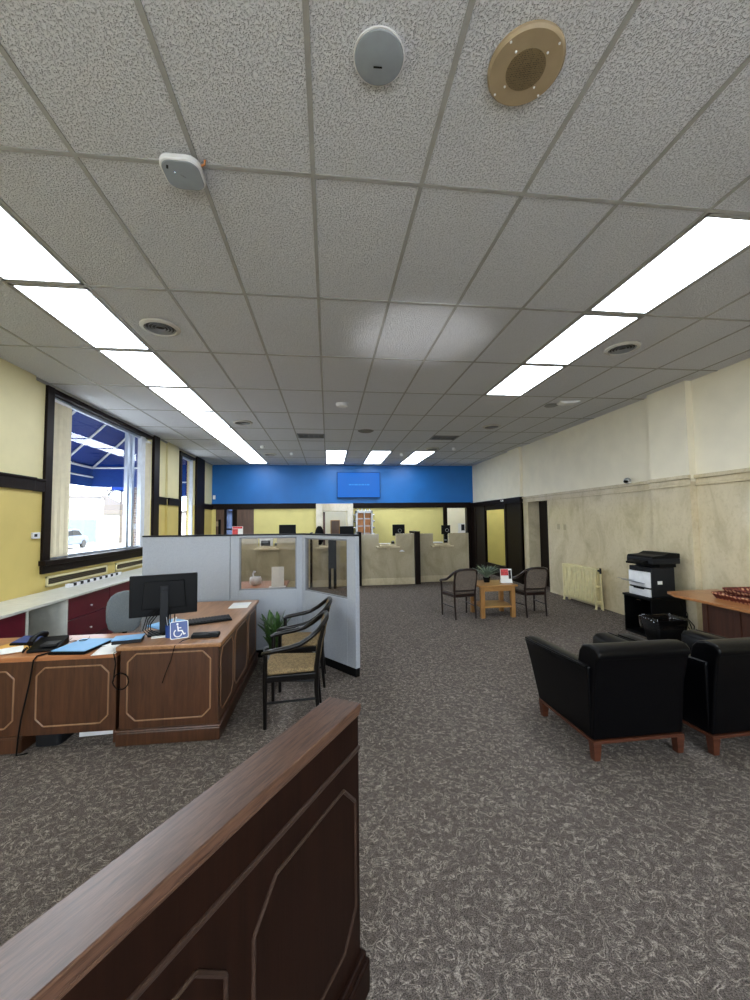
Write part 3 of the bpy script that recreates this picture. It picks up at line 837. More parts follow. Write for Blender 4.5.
f = MB(); f.obb((-1.46, 3.93, ZT + .004), (.21, .30, .006), (0, 0, R(-40))); f.obb((-1.47, 3.95, ZT + .009), (.21, .29, .003), (0, 0, R(-30)))
tag(build('loose_papers', f, M['fold']), 'pale blue papers lying beside the monitor stand', 'paper')
f = MB(); f.obb((-1.37, 3.52, ZT + .004), (.13, .09, .007), (0, 0, R(20)))
tag(build('small_notepad', f, M['paper'], bevel=.001), 'small white notepad in front of the monitor base', 'notepad')
t = thing('desk_brochure', 'flat white leaflet on the far right desk corner', 'leaflet', (-.985, 4.69, ZT), R(2))
f = MB(); f.box(-.10, .10, -.15, .15, 0, .004); build('sheet', f, M['paper'], t, local=True)
f = MB(); f.box(-.075, .075, -.02, .10, .004, .005); build('print', f, M['wplas'], t, local=True)
t = thing('glass_desk_mat', 'dark mat under the leaflet at the far desk end', 'mat', (-1.0, 4.70, ZT - .001)) if False else None
# return: phone, folder, papers
t = thing('desk_phone', 'black desk telephone with handset on the return', 'telephone', (-2.20, 3.50, ZR), R(10))
f = MB(); f.prism([(-.11, 0), (.11, 0), (.11, .07), (.04, .055), (-.11, .02)], 'x', -.1, .1); build('base', f, M['black'], t, local=True, bevel=.008)
f = MB(); f.box(-.02, .085, -.09, .03, .035, .05); build('keypad', f, M['dgrey'], t, local=True)
f = MB(); f.tube([(-.07, -.12, .075), (-.075, -.07, .098), (-.075, .0, .108), (-.075, .07, .104), (-.07, .12, .085)], [.022, .02, .015, .02, .024], 12); build('handset', f, M['black'], t, local=True, smooth=50)
f = MB()
pts = []
for k in range(60):
    a = k * .9; u = k / 59
    pts.append((-.112 - .03 * math.sin(u * 3.1) + .006 * math.cos(a), -.12 + .24 * u, .012 + .008 * math.sin(a) + .002))
f.tube(pts, .003, 5); build('coiled_cord', f, M['blackm'], t, local=True, smooth=60)
t = thing('tablet_stand', 'dark flat pad with blue edge behind the telephone', 'pad', (-2.45, 3.66, ZR), R(-8))
f = MB(); f.prism([(-.07, 0), (.07, 0), (.07, .045), (-.07, .02)], 'x', -.1, .1); build('wedge', f, M['black'], t, local=True, bevel=.004)
f = MB(); f.obb((0, 0, .036), (.18, .12, .004), (R(10), 0, 0)); build('surface', f, M['signblue'], t, local=True)
t = thing('blue_folder', 'light blue folder binder with dark edge on the return', 'folder', (-1.93, 3.46, ZR), R(-8))
f = MB(); f.box(-.135, .135, -.165, .165, 0, .022); build('cover', f, M['blackm'], t, local=True, bevel=.003)
f = MB(); f.box(-.125, .137, -.15, .167, .022, .027); build('blue_sheet', f, M['fold'], t, local=True)
t = thing('eyeglasses', 'pair of glasses lying on the blue folder', 'eyeglasses', (-2.02, 3.56, ZR + .028), R(20))
for sx in (-1, 1):
    f = MB(); f.tube([(sx * .034 + .026 * math.cos(R(a)), .018 * math.sin(R(a)), .004) for a in range(0, 360, 24)], .0022, 6, closed=True); build('rim', f, M['blackm'], t, local=True)
    f = MB(); f.tube([(sx * .06, 0, .005), (sx * .066, .06, .004), (sx * .06, .12, .003)], .002, 6); build('temple', f, M['blackm'], t, local=True)
for i, (x, y, r_, w, l, mt, lab) in enumerate(((-1.69, 3.36, 10, .16, .21, 'paper', 'white paper sheet beside the blue folder on the return'), (-1.70, 3.52, -25, .12, .17, 'paper', 'smaller white paper behind the sheet by the folder'))):
    f = MB(); f.obb((x, y, ZR + .0025 + i * .004), (w, l, .003), (0, 0, R(r_))); tag(build('paper_sheet', f, M[mt]), lab, 'paper')
f = MB(); f.obb((-2.47, 3.56, ZR + .003), (.32, .24, .005), (0, 0, R(-18))); tag(build('manila_folder', f, M['foldyel']), 'orange yellow folder at the left end of the return', 'folder')
t = thing('paper_bundle', 'long white rolled papers at the left edge on the return', 'paper', (-2.46, 3.40, ZR + .0065), R(28))
for k in range(4):
    f = MB(); f.obb((0, -.025 + .016 * k, .006 + .003 * k), (.24, .05, .006), (R(8), 0, R(k * 3))); build('sheet', f, M['paper'], t, local=True)
# cords down the desk fronts
f = MB()
f.tube([(-2.10, 3.36, ZR + .006), (-2.14, 3.285, ZR + .006), (-2.155, 3.272, ZR - .02), (-2.19, 3.29, .5), (-2.225, 3.27, .25), (-2.238, 3.268, .13), (-2.242, 3.262, .006), (-2.18, 3.28, .006)], .006, 8)
tag(build('phone_cord', f, M['blackm'], smooth=60), 'black cord hanging down the front of the return', 'cord')
f = MB()
pts = [(-1.60, 3.34, ZR + .006), (-1.605, 3.272, ZR + .004), (-1.585, 3.262, .62)]
for k in range(30):
    a = k / 29 * 2 * PI * 1.7; pts.append((-1.545 - .055 * math.cos(a), 3.262 - .004 * (k % 3), .49 + .06 * math.sin(a)))
f.tube(pts, .0045, 6)
tag(build('coiled_cable', f, M['blackm'], smooth=60), 'looped black cable hanging where desk and return meet', 'cable')
f = MB(); f.tube([(-1.09, 3.44, ZT + .006), (-1.14, 3.36, ZT + .005), (-1.17, 3.272, ZT - .01), (-1.20, 3.285, .62), (-1.24, 3.288, .52), (-1.262, 3.286, .45)], .003, 6)
tag(build('terminal_cable', f, M['blackm'], smooth=60), 'thin cable draped over the desk front below the wheelchair sign', 'cable')
# under the return
f = MB(); f.rbox(-2.20, -2.02, 3.37, 3.62, 0, .26, .03); tag(build('waste_bin', f, M['dgrey'], bevel=.004), 'dark grey box bin standing under the return', 'bin')
t = thing('floor_power_strip', 'white strip lying on carpet under the return by the desk', 'power strip', (-1.80, 3.52, 0), R(4))
f = MB(); f.box(-.15, .15, -.03, .03, 0, .035); build('bar', f, M['wplas'], t, local=True, bevel=.004)
for k in range(4):
    f = MB(); f.box(-.11 + k * .06, -.08 + k * .06, -.015, .015, .035, .037); build('outlet', f, M['dgrey'], t, local=True)
# office chair
t = thing('office_chair', 'grey upholstered office chair behind the desk', 'chair', (-2.02, 4.26, 0), R(200))
f = MB()
for k in range(5):
    a = R(72 * k + 10); f.tube([(0, 0, .10), (.14 * math.cos(a), .14 * math.sin(a), .095), (.29 * math.cos(a), .29 * math.sin(a), .075)], [.03, .024, .016], 8)
build('base', f, M['black'], t, local=True, smooth=50)
for k in range(5):
    a = R(72 * k + 10); f = MB(); f.lathe([(.001, -.022), (.03, -.022), (.03, .022), (.001, .022)], (.29 * math.cos(a), .29 * math.sin(a), .030), 16, 'y'); build('caster', f, M['black'], t, local=True, smooth=40)
f = MB(); f.cyl((0, 0, .09), (0, 0, .42), .028); build('column', f, M['black'], t, local=True, smooth=40)
f = MB(); f.rbox(-.24, .24, -.22, .25, .42, .49, .1, 6); build('seat', f, M['greyfab'], t, local=True, bevel=.02, seg=3, smooth=50)
f = MB()
rings = []
for z, w, y in ((.56, .09, -.235), (.60, .135, -.24), (.68, .158, -.25), (.78, .163, -.262), (.86, .155, -.275), (.92, .125, -.287), (.95, .08, -.293), (.962, .03, -.296)):
    rings.append([(w * math.cos(2 * PI * k / 20), y - .07 * (1 - abs(math.cos(2 * PI * k / 20)) ** 2) * 0 + .032 * math.sin(2 * PI * k / 20) + .05 * (math.cos(2 * PI * k / 20) ** 2) * w / .19, z) for k in range(20)])
f.loft(rings); build('backrest', f, M['greyfab'], t, local=True, smooth=70)
f = MB(); f.tube([(0, -.1, .43), (0, -.27, .43), (0, -.285, .6), (0, -.285, .75)], [.025, .025, .02, .02], 8); build('back_support', f, M['black'], t, local=True, smooth=50)

# plant by the desk
def leafy(name, lab, loc, n, hmin, hmax, mat1, mat2, potmat, pot_r, pot_h, w=.03, spread=.22):
    t = thing(name, lab, 'plant', loc)
    f = MB(); f.lathe([(.001, 0), (pot_r * .75, 0), (pot_r, pot_h), (pot_r * .93, pot_h), (pot_r * .9, pot_h * .9), (.001, pot_h * .88)], (0, 0, 0), 28); build('pot', f, potmat, t, local=True, smooth=40)
    f = MB(); f.lathe([(.001, pot_h * .86), (pot_r * .9, pot_h * .86), (pot_r * .88, pot_h * .91), (.001, pot_h * .92)], (0, 0, 0), 20); build('soil', f, M['soil'], t, local=True)
    for g, mt in ((0, mat1), (1, mat2)):
        f = MB()
        for k in range(n if g == 0 else max(2, n // 6)):
            a = random.uniform(0, 2 * PI); h = random.uniform(hmin, hmax); s = spread * random.uniform(.3, 1)
            base = Vector((random.uniform(-.4, .4) * pot_r, random.uniform(-.4, .4) * pot_r, pot_h * .88))
            dirv = Vector((math.cos(a), math.sin(a), 0)); side = Vector((-math.sin(a), math.cos(a), 0))
            L, Rr, prev = [], [], None
            N = 7
            for i in range(N + 1):
                u = i / N
                p = base + dirv * s * u ** 1.6 + Vector((0, 0, (h - pot_h) * (u - .28 * u * u * (s / spread))))
                ww = w * math.sin(PI * min(1, max(.02, (u * .9 + .06)))) ** .8 * (.35 + .65 * (u > .3))
                c0 = f.v(p - side * ww); c1 = f.v(p + side * ww + Vector((0, 0, .0))); cm = f.v(p + Vector((0, 0, -.25 * ww)))
                if prev:
                    f._f([prev[0], prev[2], cm, c0]); f._f([prev[2], prev[1], c1, cm])
                prev = (c0, c1, cm)
        o = build('leaves' if g == 0 else 'pale_leaves', f, mt, t, local=True, smooth=60)
        sol = o.modifiers.new('thick', 'SOLIDIFY'); sol.thickness = .0015
    return t
random.seed(11)
leafy('potted_plant', 'leafy green floor plant in a white pot between desk and partition', (-.62, 4.80, 0), 46, .42, .76, M['leaf'], M['leafpale'], M['wplas'], .13, .22, .034, .22)

# ------------------------------------------------------------------ bow-back armchairs
def armchair(name, lab, wood_m, fab_m, group, back_m=None):
    t = thing(name, lab, 'chair', (0, 0, 0), 0, group)
    for sx in (-1, 1):
        f = MB(); f.tube([(sx * .235, .205, 0), (sx * .238, .205, .42), (sx * .25, .20, .60)], [.015, .019, .017], 10); build('leg', f, wood_m, t, local=True, smooth=50)
        f = MB(); f.tube([(sx * .185, -.23, 0), (sx * .188, -.205, .25), (sx * .19, -.205, .45), (sx * .20, -.235, .66), (sx * .20, -.272, .80)], [.014, .018, .02, .018, .016], 10); build('leg', f, wood_m, t, local=True, smooth=50)
        f = MB(); f.tube([(sx * .235, .2, .20), (sx * .19, -.205, .20)], .010, 8); build('stretcher', f, wood_m, t, local=True, smooth=50)
    half = [(-.255, .228, .596), (-.262, .19, .612), (-.268, .12, .625), (-.268, .0, .645), (-.262, -.08, .668), (-.248, -.16, .715), (-.225, -.225, .768), (-.185, -.265, .808), (-.12, -.288, .830), (0, -.296, .836)]
    pts = half + [(-x, y, z) for x, y, z in half[-2::-1]]
    f = MB(); f.tube(pts, [.016] + [.021] * (len(pts) - 2) + [.016], 10); build('arm_rail', f, wood_m, t, local=True, smooth=60)
    f = MB(); f.prism([(-.25, .22), (.25, .22), (.205, -.215), (-.205, -.215)], 'z', .365, .415); build('seat_frame', f, wood_m, t, local=True, bevel=.006)
    f = MB(); f.prism([(-.235, .225), (.235, .225), (.19, -.2), (-.19, -.2)], 'z', .415, .455); build('seat', f, fab_m, t, local=True, bevel=.018, seg=3, smooth=50)
    f = MB()
    rings = []
    for z, y, w in ((.49, -.21, .178), (.56, -.218, .185), (.66, -.236, .19), (.73, -.254, .19), (.785, -.268, .17), (.815, -.28, .12)):
        r_ = []
        for k in range(9):
            u = -1 + k / 4; r_.append((w * u, y - .018 * (1 - u * u) - .014, z))
        for k in range(9):
            u = 1 - k / 4; r_.append((w * u, y - .018 * (1 - u * u) + .016, z))
        rings.append(r_)
    f.loft(rings); build('backrest', f, back_m or fab_m, t, local=True, smooth=50)
    f = MB(); f.tube([(-.19, -.21, .475), (0, -.225, .475), (.19, -.21, .475)], .014, 8); build('back_rail', f, wood_m, t, local=True, smooth=50)
    return t
g1 = armchair('guest_armchair', 'black framed guest armchair with tan seat, nearer the camera', M['chairblk'], M['tan'], 'guest armchairs by the desk')
g1.location = (-.31, 3.635, 0); g1.rotation_euler = (0, 0, R(90))
dup(g1, (-.275, 4.34, 0), R(90), 'black framed guest armchair with tan seat, beside the glazed partition', 'guest armchairs by the desk')
wa = armchair('waiting_armchair', 'dark brown armchair with taupe back, left of the oak table', M['chairbrn'], M['taupe'], 'waiting armchairs at the oak table')
wa.location = (2.262, 6.83, 0); wa.rotation_euler = (0, 0, R(8))
dup(wa, (3.512, 6.79, 0), R(5), 'dark brown armchair with taupe back, right of the oak table', 'waiting armchairs at the oak table')

# ------------------------------------------------------------------ oak side table with plant and brochure
t = thing('side_table', 'oak side table with a lower shelf between the waiting chairs', 'table', (2.87, 6.85, 0))
TX0, TX1, TY0, TY1 = 2.52, 3.21, 6.56, 7.16
f = MB(); f.box(TX0, TX1, TY0, TY1, .525, .555); build('table_top', f, M['oak'], t, bevel=.008)
for x in (TX0 + .04, TX1 - .11):
    for y in (TY0 + .03, TY1 - .10):
        f = MB(); f.box(x, x + .07, y, y + .07, 0, .525); build('leg', f, M['oakz'], t, bevel=.005)
f = MB(); f.box(TX0 + .05, TX1 - .05, TY0 + .04, TY0 + .06, .45, .525); f.box(TX0 + .05, TX1 - .05, TY1 - .06, TY1 - .04, .45, .525); build('apron', f, M['oak'], t)
f = MB(); f.box(TX0 + .05, TX1 - .05, TY0 + .04, TY1 - .04, .17, .195); build('shelf', f, M['oak'], t, bevel=.004)
random.seed(5)
leafy('table_plant', 'spiky grey green plant in a dark bowl on the oak table', (2.80, 6.92, .556), 90, .22, .36, M['grassy'], M['leafpale'], M['blackm'], .065, .09, .007, .31)
t = thing('brochure_stand', 'red and white brochure standing on the oak table', 'brochure', (3.115, 6.80, .556), R(-8))
f = MB(); f.obb((0, .02, .12), (.20, .004, .24), (R(-8), 0, 0)); build('card', f, M['paper'], t, local=True)
f = MB(); f.obb((-.028, .0245, .180), (.13, .004, .11), (R(-8), 0, 0)); f.bm.transform(Matrix.Translation((0, -.006, 0))); build('red_picture', f, M['red'], t, local=True)
f = MB(); f.obb((.065, .0175, .14), (.045, .004, .15), (R(-8), 0, 0)); build('dark_picture', f, M['dgrey'], t, local=True)
f = MB(); f.box(-.10, .10, -.03, .10, 0, .004); f.obb((0, .065, .09), (.16, .003, .17), (R(26), 0, 0)); build('easel_foot', f, M['wplas'], t, local=True)

# ------------------------------------------------------------------ black leather club chairs
def club(lab):
    t = thing('club_armchair', lab, 'armchair', (0, 0, 0), 0, 'black leather club armchairs')
    W, D = .70, .72
    for x, y in ((.03, .03), (W - .03, .03), (.03, D - .05), (W - .03, D - .05)):
        f = MB(); f.loft([[(x - .022, y - .022, 0), (x + .022, y - .022, 0), (x + .022, y + .022, 0), (x - .022, y + .022, 0)], [(x - .03, y - .03, .115), (x + .03, y - .03, .115), (x + .03, y + .03, .115), (x - .03, y + .03, .115)]])
        build('leg', f, M['cherry'], t, local=True, bevel=.003)
    f = MB(); f.box(0, W, 0, D - .02, .115, .136); build('base_rail', f, M['cherry'], t, local=True, bevel=.004)
    # flared arms
    for sx in (0, 1):
        prof = [(.006, .137), (.13, .137), (.125, .40), (.118, .545), (.105, .605), (.07, .632), (-.01, .640), (-.048, .634), (-.060, .612), (-.05, .575), (-.03, .44), (-.010, .28)]
        if sx: prof = [(W - x, z) for x, z in prof]
        f = MB()
        rings = []
        for k in range(7):
            u = k / 6; y = .03 + (D + .058) * u
            fl = .25 + .75 * u
            rings.append([((x * fl if x < 0 else (W + (x - W) * fl if x > W else x)), y - .13 * max(0, u - .5) * 2 * (1 - z / .64) * (u > .5) - (.03 * (z - .137) if u < .1 else 0), z - .012 * u) for x, z in prof])
        f.loft(rings); build('arm', f, M['leather'], t, local=True, bevel=.014, seg=3, smooth=60)
        f = MB(); e = (lambda k: -k) if not sx else (lambda k: W + k)
        f.tube([(e(.012), .03, .632), (e(.035), .40, .626), (e(.052), D + .07, .620)], .008, 8); build('piping', f, M['leather'], t, local=True, smooth=60)
    # back with padded top, leaning backward
    prof = [(.008, .137), (.17, .137), (.17, .5), (.16, .64), (.14, .72), (.10, .765), (.03, .782), (-.04, .775), (-.072, .748), (-.074, .715), (-.055, .69), (-.03, .5), (-.012, .30)]
    f = MB(); rings = []
    for x in (.012, .03, .2, .35, .5, W - .03, W - .012):
        rings.append([(x + (.05 * (x - .35) + .012 if z > .62 else .02 * (x - .35)), y, z) for y, z in prof])
    f.loft(rings); build('backrest', f, M['leather'], t, local=True, bevel=.018, seg=4, smooth=60)
    f = MB(); f.rbox(.13, W - .13, .15, D + .02, .137, .44, .04, 4); build('seat_cushion', f, M['leather'], t, local=True, bevel=.03, seg=4, smooth=50)
    f = MB(); f.obb((.35, .215, .54), (.42, .10, .30), (R(-8), 0, 0)); build('back_cushion', f, M['leather'], t, local=True, bevel=.035, seg=4, smooth=50)
    return t
c1 = club('black leather club armchair on short cherry legs, left of the two')
c1.location = (1.795, 2.63, 0); c1.rotation_euler = (0, 0, R(1))
dup(c1, (2.655, 2.58, 0), R(2), 'black leather club armchair at the right edge of the picture', 'black leather club armchairs')

# ------------------------------------------------------------------ copier corner
t = thing('copier_stand', 'black open-sided copier stand against the marble wall', 'stand', (4.65, 5.3, 0))
SX0, SX1, SY0, SY1, SZ = 4.39, 4.94, 5.08, 5.60, .555
f = MB(); f.rbox(SX0 - .015, SX1, SY0 - .015, SY1 + .01, SZ - .03, SZ, .02); build('stand_top', f, M['black'], t, bevel=.005)
f = MB(); f.box(SX0 + .01, SX1 - .02, SY0, SY0 + .02, .03, SZ - .03); build('side_panel', f, M['black'], t)
f = MB(); f.box(SX0 + .01, SX1 - .02, SY1 - .02, SY1, .0, SZ - .03); build('side_panel', f, M['black'], t)
f = MB(); f.box(SX1 - .04, SX1 - .02, SY0 + .02, SY1 - .02, .03, SZ - .03); build('back_panel', f, M['blackm'], t)
f = MB(); f.box(SX0 + .01, SX1 - .04, SY0 + .0, SY1 - .0, .0, .03); build('bottom_shelf', f, M['black'], t)
f = MB(); f.box(SX0 + .02, SX0 + .035, SY0 + .21, SY0 + .29, SZ - .065, SZ - .055); build('latch', f, M['chrome'], t)
t = thing('office_copier', 'black and white multifunction copier on the black stand', 'copier', (4.62, 5.34, SZ))
f = MB(); f.box(4.44, 4.80, 5.11, 5.52, SZ + .001, .97); build('body', f, M['dgrey'], t, bevel=.01)
f = MB(); f.box(4.415, 4.445, 5.12, 5.51, SZ + .005, .668); build('paper_drawer', f, M['wplas'], t, bevel=.008)
f = MB(); f.box(4.418, 4.445, 5.12, 5.51, .690, .905); build('front_cover', f, M['wplas'], t, bevel=.008)
f = MB(); f.box(4.40, 4.42, 5.22, 5.40, .66, .678); build('drawer_grip', f, M['blackm'], t)
f = MB(); f.obb((4.33, 5.32, .76), (.18, .24, .008), (0, R(14), 0)); f.obb((4.22, 5.32, .80), (.10, .2, .005), (0, R(10), 0)); build('feed_tray', f, M['grey'], t)
f = MB(); f.obb((4.27, 5.32, .788), (.20, .18, .002), (0, R(12), 0)); build('paper', f, M['paper'], t)
f = MB(); f.box(4.56, 4.82, 5.10, 5.53, .97, 1.02); build('output_bay', f, M['black'], t, bevel=.006)
f = MB(); f.box(4.43, 4.86, 5.07, 5.55, 1.02, 1.10); build('scanner', f, M['dgrey'], t, bevel=.01)
f = MB(); f.prism([(4.43, 1.10), (4.86, 1.10), (4.86, 1.165), (4.70, 1.175), (4.62, 1.14), (4.45, 1.13)], 'y', 5.07, 5.55); build('document_feeder', f, M['black'], t, bevel=.008)
f = MB(); f.obb((4.40, 5.30, 1.045), (.14, .30, .03), (0, R(-18), 0)); build('control_panel', f, M['black'], t, bevel=.006)
f = MB(); f.box(4.53, 4.60, 5.106, 5.111, .74, .785); build('sticker', f, M['paper'], t)
f = MB(); f.tube([(5.02, 6.2, .52), (4.98, 6.0, .50), (4.9, 5.75, .54), (4.72, 5.62, .66), (4.62, 5.50, .70)], .006, 6)
tag(build('copier_cable', f, M['wplas'], smooth=60), 'white cable running from the marble wall behind the copier', 'cable')
t = thing('wall_outlet', 'white outlet with plugs on the marble wall left of copier', 'outlet', (XR, 6.2, .52))
f = MB(); f.box(XR - .008, XR, 6.15, 6.23, .46, .58); build('plate', f, M['wplas'], t, bevel=.002)
f = MB(); f.box(XR - .04, XR - .008, 6.17, 6.21, .54, .57); build('plug', f, M['wplas'], t, bevel=.004)
f = MB(); f.box(XR - .05, XR - .008, 6.165, 6.215, .47, .51); build('plug', f, M['wplas'], t, bevel=.004)
# waste bin with liner
t = thing('waste_basket', 'black waste basket with clear plastic liner before the stand', 'bin', (4.31, 4.80, 0))
def ring4(w, d, z, r=.04):
    P = rr(-w, w, -d, d, r, 4); return [(4.31 + x, 4.80 + y, z) for x, y in P]
f = MB(); f.loft([ring4(.165, .10, 0), ring4(.215, .14, .36)], cap=False); f._f([f.v(p) for p in ring4(.165, .10, 0.001)][::-1])
o = build('basket', f, M['black'], t, smooth=50); s_ = o.modifiers.new('thick', 'SOLIDIFY'); s_.thickness = .006; s_.offset = -1
f = MB(); rings = []
random.seed(2)
for z, k in ((.24, 1.0), (.29, 1.04), (.335, 1.06), (.372, 1.05), (.385, 1.0), (.37, .93), (.30, .86)):
    rg = ring4(.222 * k, .147 * k, z)
    rings.append([(x + random.uniform(-.006, .006), y + random.uniform(-.006, .006), zz + random.uniform(-.014, .014)) for x, y, zz in rg])
f.loft(rings, cap=False); build('liner', f, M['liner'], t, smooth=80)
f = MB()
for k in range(3):
    f.tube([(4.80 + .03 * k, 5.05, .5), (4.86 - .03 * k, 5.0, .35), (4.80 + .05 * k, 4.95, .2), (4.90 - .02 * k, 4.93, .05), (4.75 + .05 * k, 4.88, .008), (4.62 + .04 * k, 4.95, .008)], .006, 6)
tag(build('tangled_cables', f, M['blackm'], smooth=60), 'tangle of black cords by the stand and pilaster', 'cord')
# right desk
t = thing('wooden_side_desk', 'wooden desk at the right with tapered overhanging top', 'desk', (4.6, 3.6, 0))
f = MB(); f.prism([(4.10, 4.40), (4.20, 4.60), (4.93, 4.64), (4.95, 2.2), (4.06, 2.2)], 'z', .715, .745); build('desk_top', f, M['rdesk'], t, bevel=.005)
f = MB(); f.box(4.30, 4.33, 2.3, 4.22, .06, .714); f.box(4.33, 4.90, 4.19, 4.22, 0, .714); f.box(4.33, 4.9, 2.3, 2.33, 0, .714); build('body', f, M['rdeskf'], t)
for y in (4.19, 3.82, 3.40, 2.95, 2.5):
    f = MB(); f.box(4.285, 4.305, y - .03, y + .03, .0, .714); build('stile', f, M['rdeskf'], t, bevel=.004)
# woven patterned trays
t = thing('woven_tray', 'red brown patterned woven tray pair on the right desk', 'tray', (4.57, 3.74, .746), R(-4))
for nm, ox, oz, w_, l_, h_ in (('lower_tray', 0, 0, .26, .40, .06), ('upper_tray', .035, .0605, .22, .34, .055)):
    f = MB()
    f.loft([[(x + ox, y, oz) for x, y in rr(-w_ + .03, w_ - .03, -l_ + .03, l_ - .03, .02)], [(x + ox, y, oz + h_) for x, y in rr(-w_, w_, -l_, l_, .02)], [(x + ox, y, oz + h_) for x, y in rr(-w_ + .02, w_ - .02, -l_ + .02, l_ - .02, .018)], [(x + ox, y, oz + .012) for x, y in rr(-w_ + .045, w_ - .045, -l_ + .045, l_ - .045, .015)]])
    p = build(nm, f, M['tray'], t, local=True, smooth=35)
    f = MB(); f.tube([(x + ox, y, oz + h_) for x, y in rr(-w_ + .006, w_ - .006, -l_ + .006, l_ - .006, .02)], .010, 8, closed=True); build('rim', f, M['tray'], p, local=True, smooth=60)

# radiator
t = thing('radiator', 'cream cast iron column radiator against the marble wall', 'radiator', (4.93, 7.4, 0))
RX0_, RX1_, RY0, RY1 = 4.84, 4.985, 6.86, 7.92
n = 13
for k in range(n):
    y = RY0 + (RY1 - RY0) * (k + .5) / n; w = (RY1 - RY0) / n * .30
    f = MB()
    f.box(RX0_, RX0_ + .035, y - w, y + w, .10, .70); f.box(RX1_ - .035, RX1_, y - w, y + w, .10, .70);
    f.box(RX0_, RX1_, y - w * 1.3, y + w * 1.3, .68, .745); f.box(RX0_, RX1_, y - w * 1.3, y + w * 1.3, .095, .145); f.box(RX0_ + .01, RX1_ - .01, y - w * 1.67, y + w * 1.67, .40, .425)
    build('section', f, M['radi'], t, bevel=.008, seg=3, smooth=50)
for y in (RY0 + .03, RY1 - .03):
    for x in (RX0_ + .02, RX1_ - .02):
        f = MB(); f.tube([(x, y, .11), (x, y, .04), (x - .012 if x < 4.9 else x + .012, y, 0)], [.026, .018, .026], 8); build('leg', f, M['radi'], t, smooth=50)
f = MB(); f.cyl((4.91, RY0 + .03, .71), (4.91, RY0 - .04, .71), .02, None, 12); f.cyl((4.91, RY0 - .05, .66), (4.91, RY0 - .05, .76), .018, None, 12); build('valve', f, M['dgrey'], t, smooth=40)
f = MB(); f.tube([(4.91, RY0 - .05, .70), (4.91, RY0 - .055, .35), (4.93, RY0 - .06, 0)], .014, 10); build('pipe', f, M['radi'], t, smooth=40)
# security camera on the molding, wall plates
t = thing('security_camera', 'small grey dome camera on the marble molding', 'camera', (4.98, 6.15, 2.25))
f = MB(); f.lathe([(.001, 0), (.05, 0), (.05, .02), (.001, .02)], (5.0, 6.15, 2.25), 20); build('base', f, M['wplas'], t, smooth=40)
f = MB(); f.ball((4.99, 6.15, 2.29), .055, 20); build('dome', f, M['steel'], t, smooth=60)
f = MB(); f.lathe([(.001, -.05), (.022, -.05), (.022, 0), (.001, 0)], (4.96, 6.12, 2.275), 16, 'x'); build('lens', f, M['blackm'], t, smooth=40)
t = thing('motion_detector', 'small white sensor on the dark panelled wall corner', 'sensor', (XR - .1, 10.9, 2.2))
f = MB(); f.box(XR - .14, XR - .1, 10.85, 10.97, 2.18, 2.235); build('housing', f, M['wplas'], t, bevel=.008)
f = MB(); f.box(XR - .145, XR - .138, 10.87, 10.91, 2.19, 2.22); build('lens', f, M['blackm'], t)
for y, z in ((8.32, 1.50), (8.08, 1.49)):
    f = MB(); f.box(XR - .006, XR, y - .05, y + .05, z - .06, z + .06)
    tag(build('wall_plate', f, M['marble_dark'], bevel=.002), 'stone coloured wall plate by the doorway, %s' % ('nearer the door' if y > 8.2 else 'nearer the radiator'), 'wall plate', 'wall plates by the doorway')
t = thing('light_switch', 'white switch on the left end of the blue wall', 'light switch', (-3.68, YB, 2.51))
f = MB(); f.box(-3.72, -3.64, YB - .012, YB, 2.44, 2.57); build('plate', f, M['wplas'], t, bevel=.003)
f = MB(); f.box(-3.69, -3.67, YB - .02, YB - .012, 2.49, 2.53); build('toggle', f, M['wplas'], t)

# ------------------------------------------------------------------ TV
t = thing('wall_television', 'blue lit flat television on the blue wall', 'television', (1.03, 13.45, 2.46))
f = MB(); f.box(.300, 1.762, 13.42, 13.47, 2.462, 3.332); build('housing', f, M['black'], t, bevel=.006)
f = MB(); f.box(.315, 1.747, 13.416, 13.421, 2.477, 3.317); build('screen', f, M['tvscreen'], t)
f = MB()
x = .70
for w in (.09, .05, .12, .07, .10, .05, .08):
    f.box(x, x + w, 13.413, 13.416, 2.885, 2.925); x += w + .022
build('caption_line', f, M['tvlight'], t)
f = MB(); f.box(.6, 1.4, 13.47, 13.53, 2.7, 3.1); build('bracket', f, M['blackm'], t)

# ------------------------------------------------------------------ teller counters
def counter(x0, x1, y, n0, n1, zt, zn, lab, tray=True):
    t = thing('teller_counter', lab, 'counter', ((x0 + x1) / 2, y, 0), 0, 'marble teller counters')
    f = MB(); P = [(x0, .0), (x1, .0), (x1, zt), (n1, zt), (n1, zn), (n0, zn), (n0, zt), (x0, zt)]
    f.prism(P, 'y', y, y + .12); build('front', f, M['marble_dark'], t, bevel=.006)
    f = MB(); f.box(x0, x1, y - .012, y, 0, .17); build('base_band', f, M['marble'], t, bevel=.004)
    f = MB(); f.box(n0 - .07, n1 + .08, y - .16, y + .11, zn - .10, zn - .055); f.prism([(y - .14, zn - .055), (y + .1, zn - .055), (y + .1, zn - .005), (y - .14, zn - .035)], 'x', n0 + .01, n1 - .01); f.box((n0 + n1) / 2 - .05, (n0 + n1) / 2 + .05, y - .05, y, zn - .16, zn - .10)
    build('service_tray', f, M['marble'], t, bevel=.008)
    f = MB(); f.box(x0, x1, y + .12, y + .75, .90, .94); f.box(x0, x0 + .03, y + .12, y + .7, 0, .90); f.box(x1 - .03, x1, y + .12, y + .7, 0, .90); build('work_surface', f, M['ctop'], t)
    return t
counter(-2.45, -.46, 10.45, -1.78, -1.30, 1.33, 1.07, 'marble teller counter behind the glazed partition, leftmost')
counter(-.41, .775, 10.45, -.25, .12, 1.33, 1.07, 'marble teller counter partly hidden by the partition end')
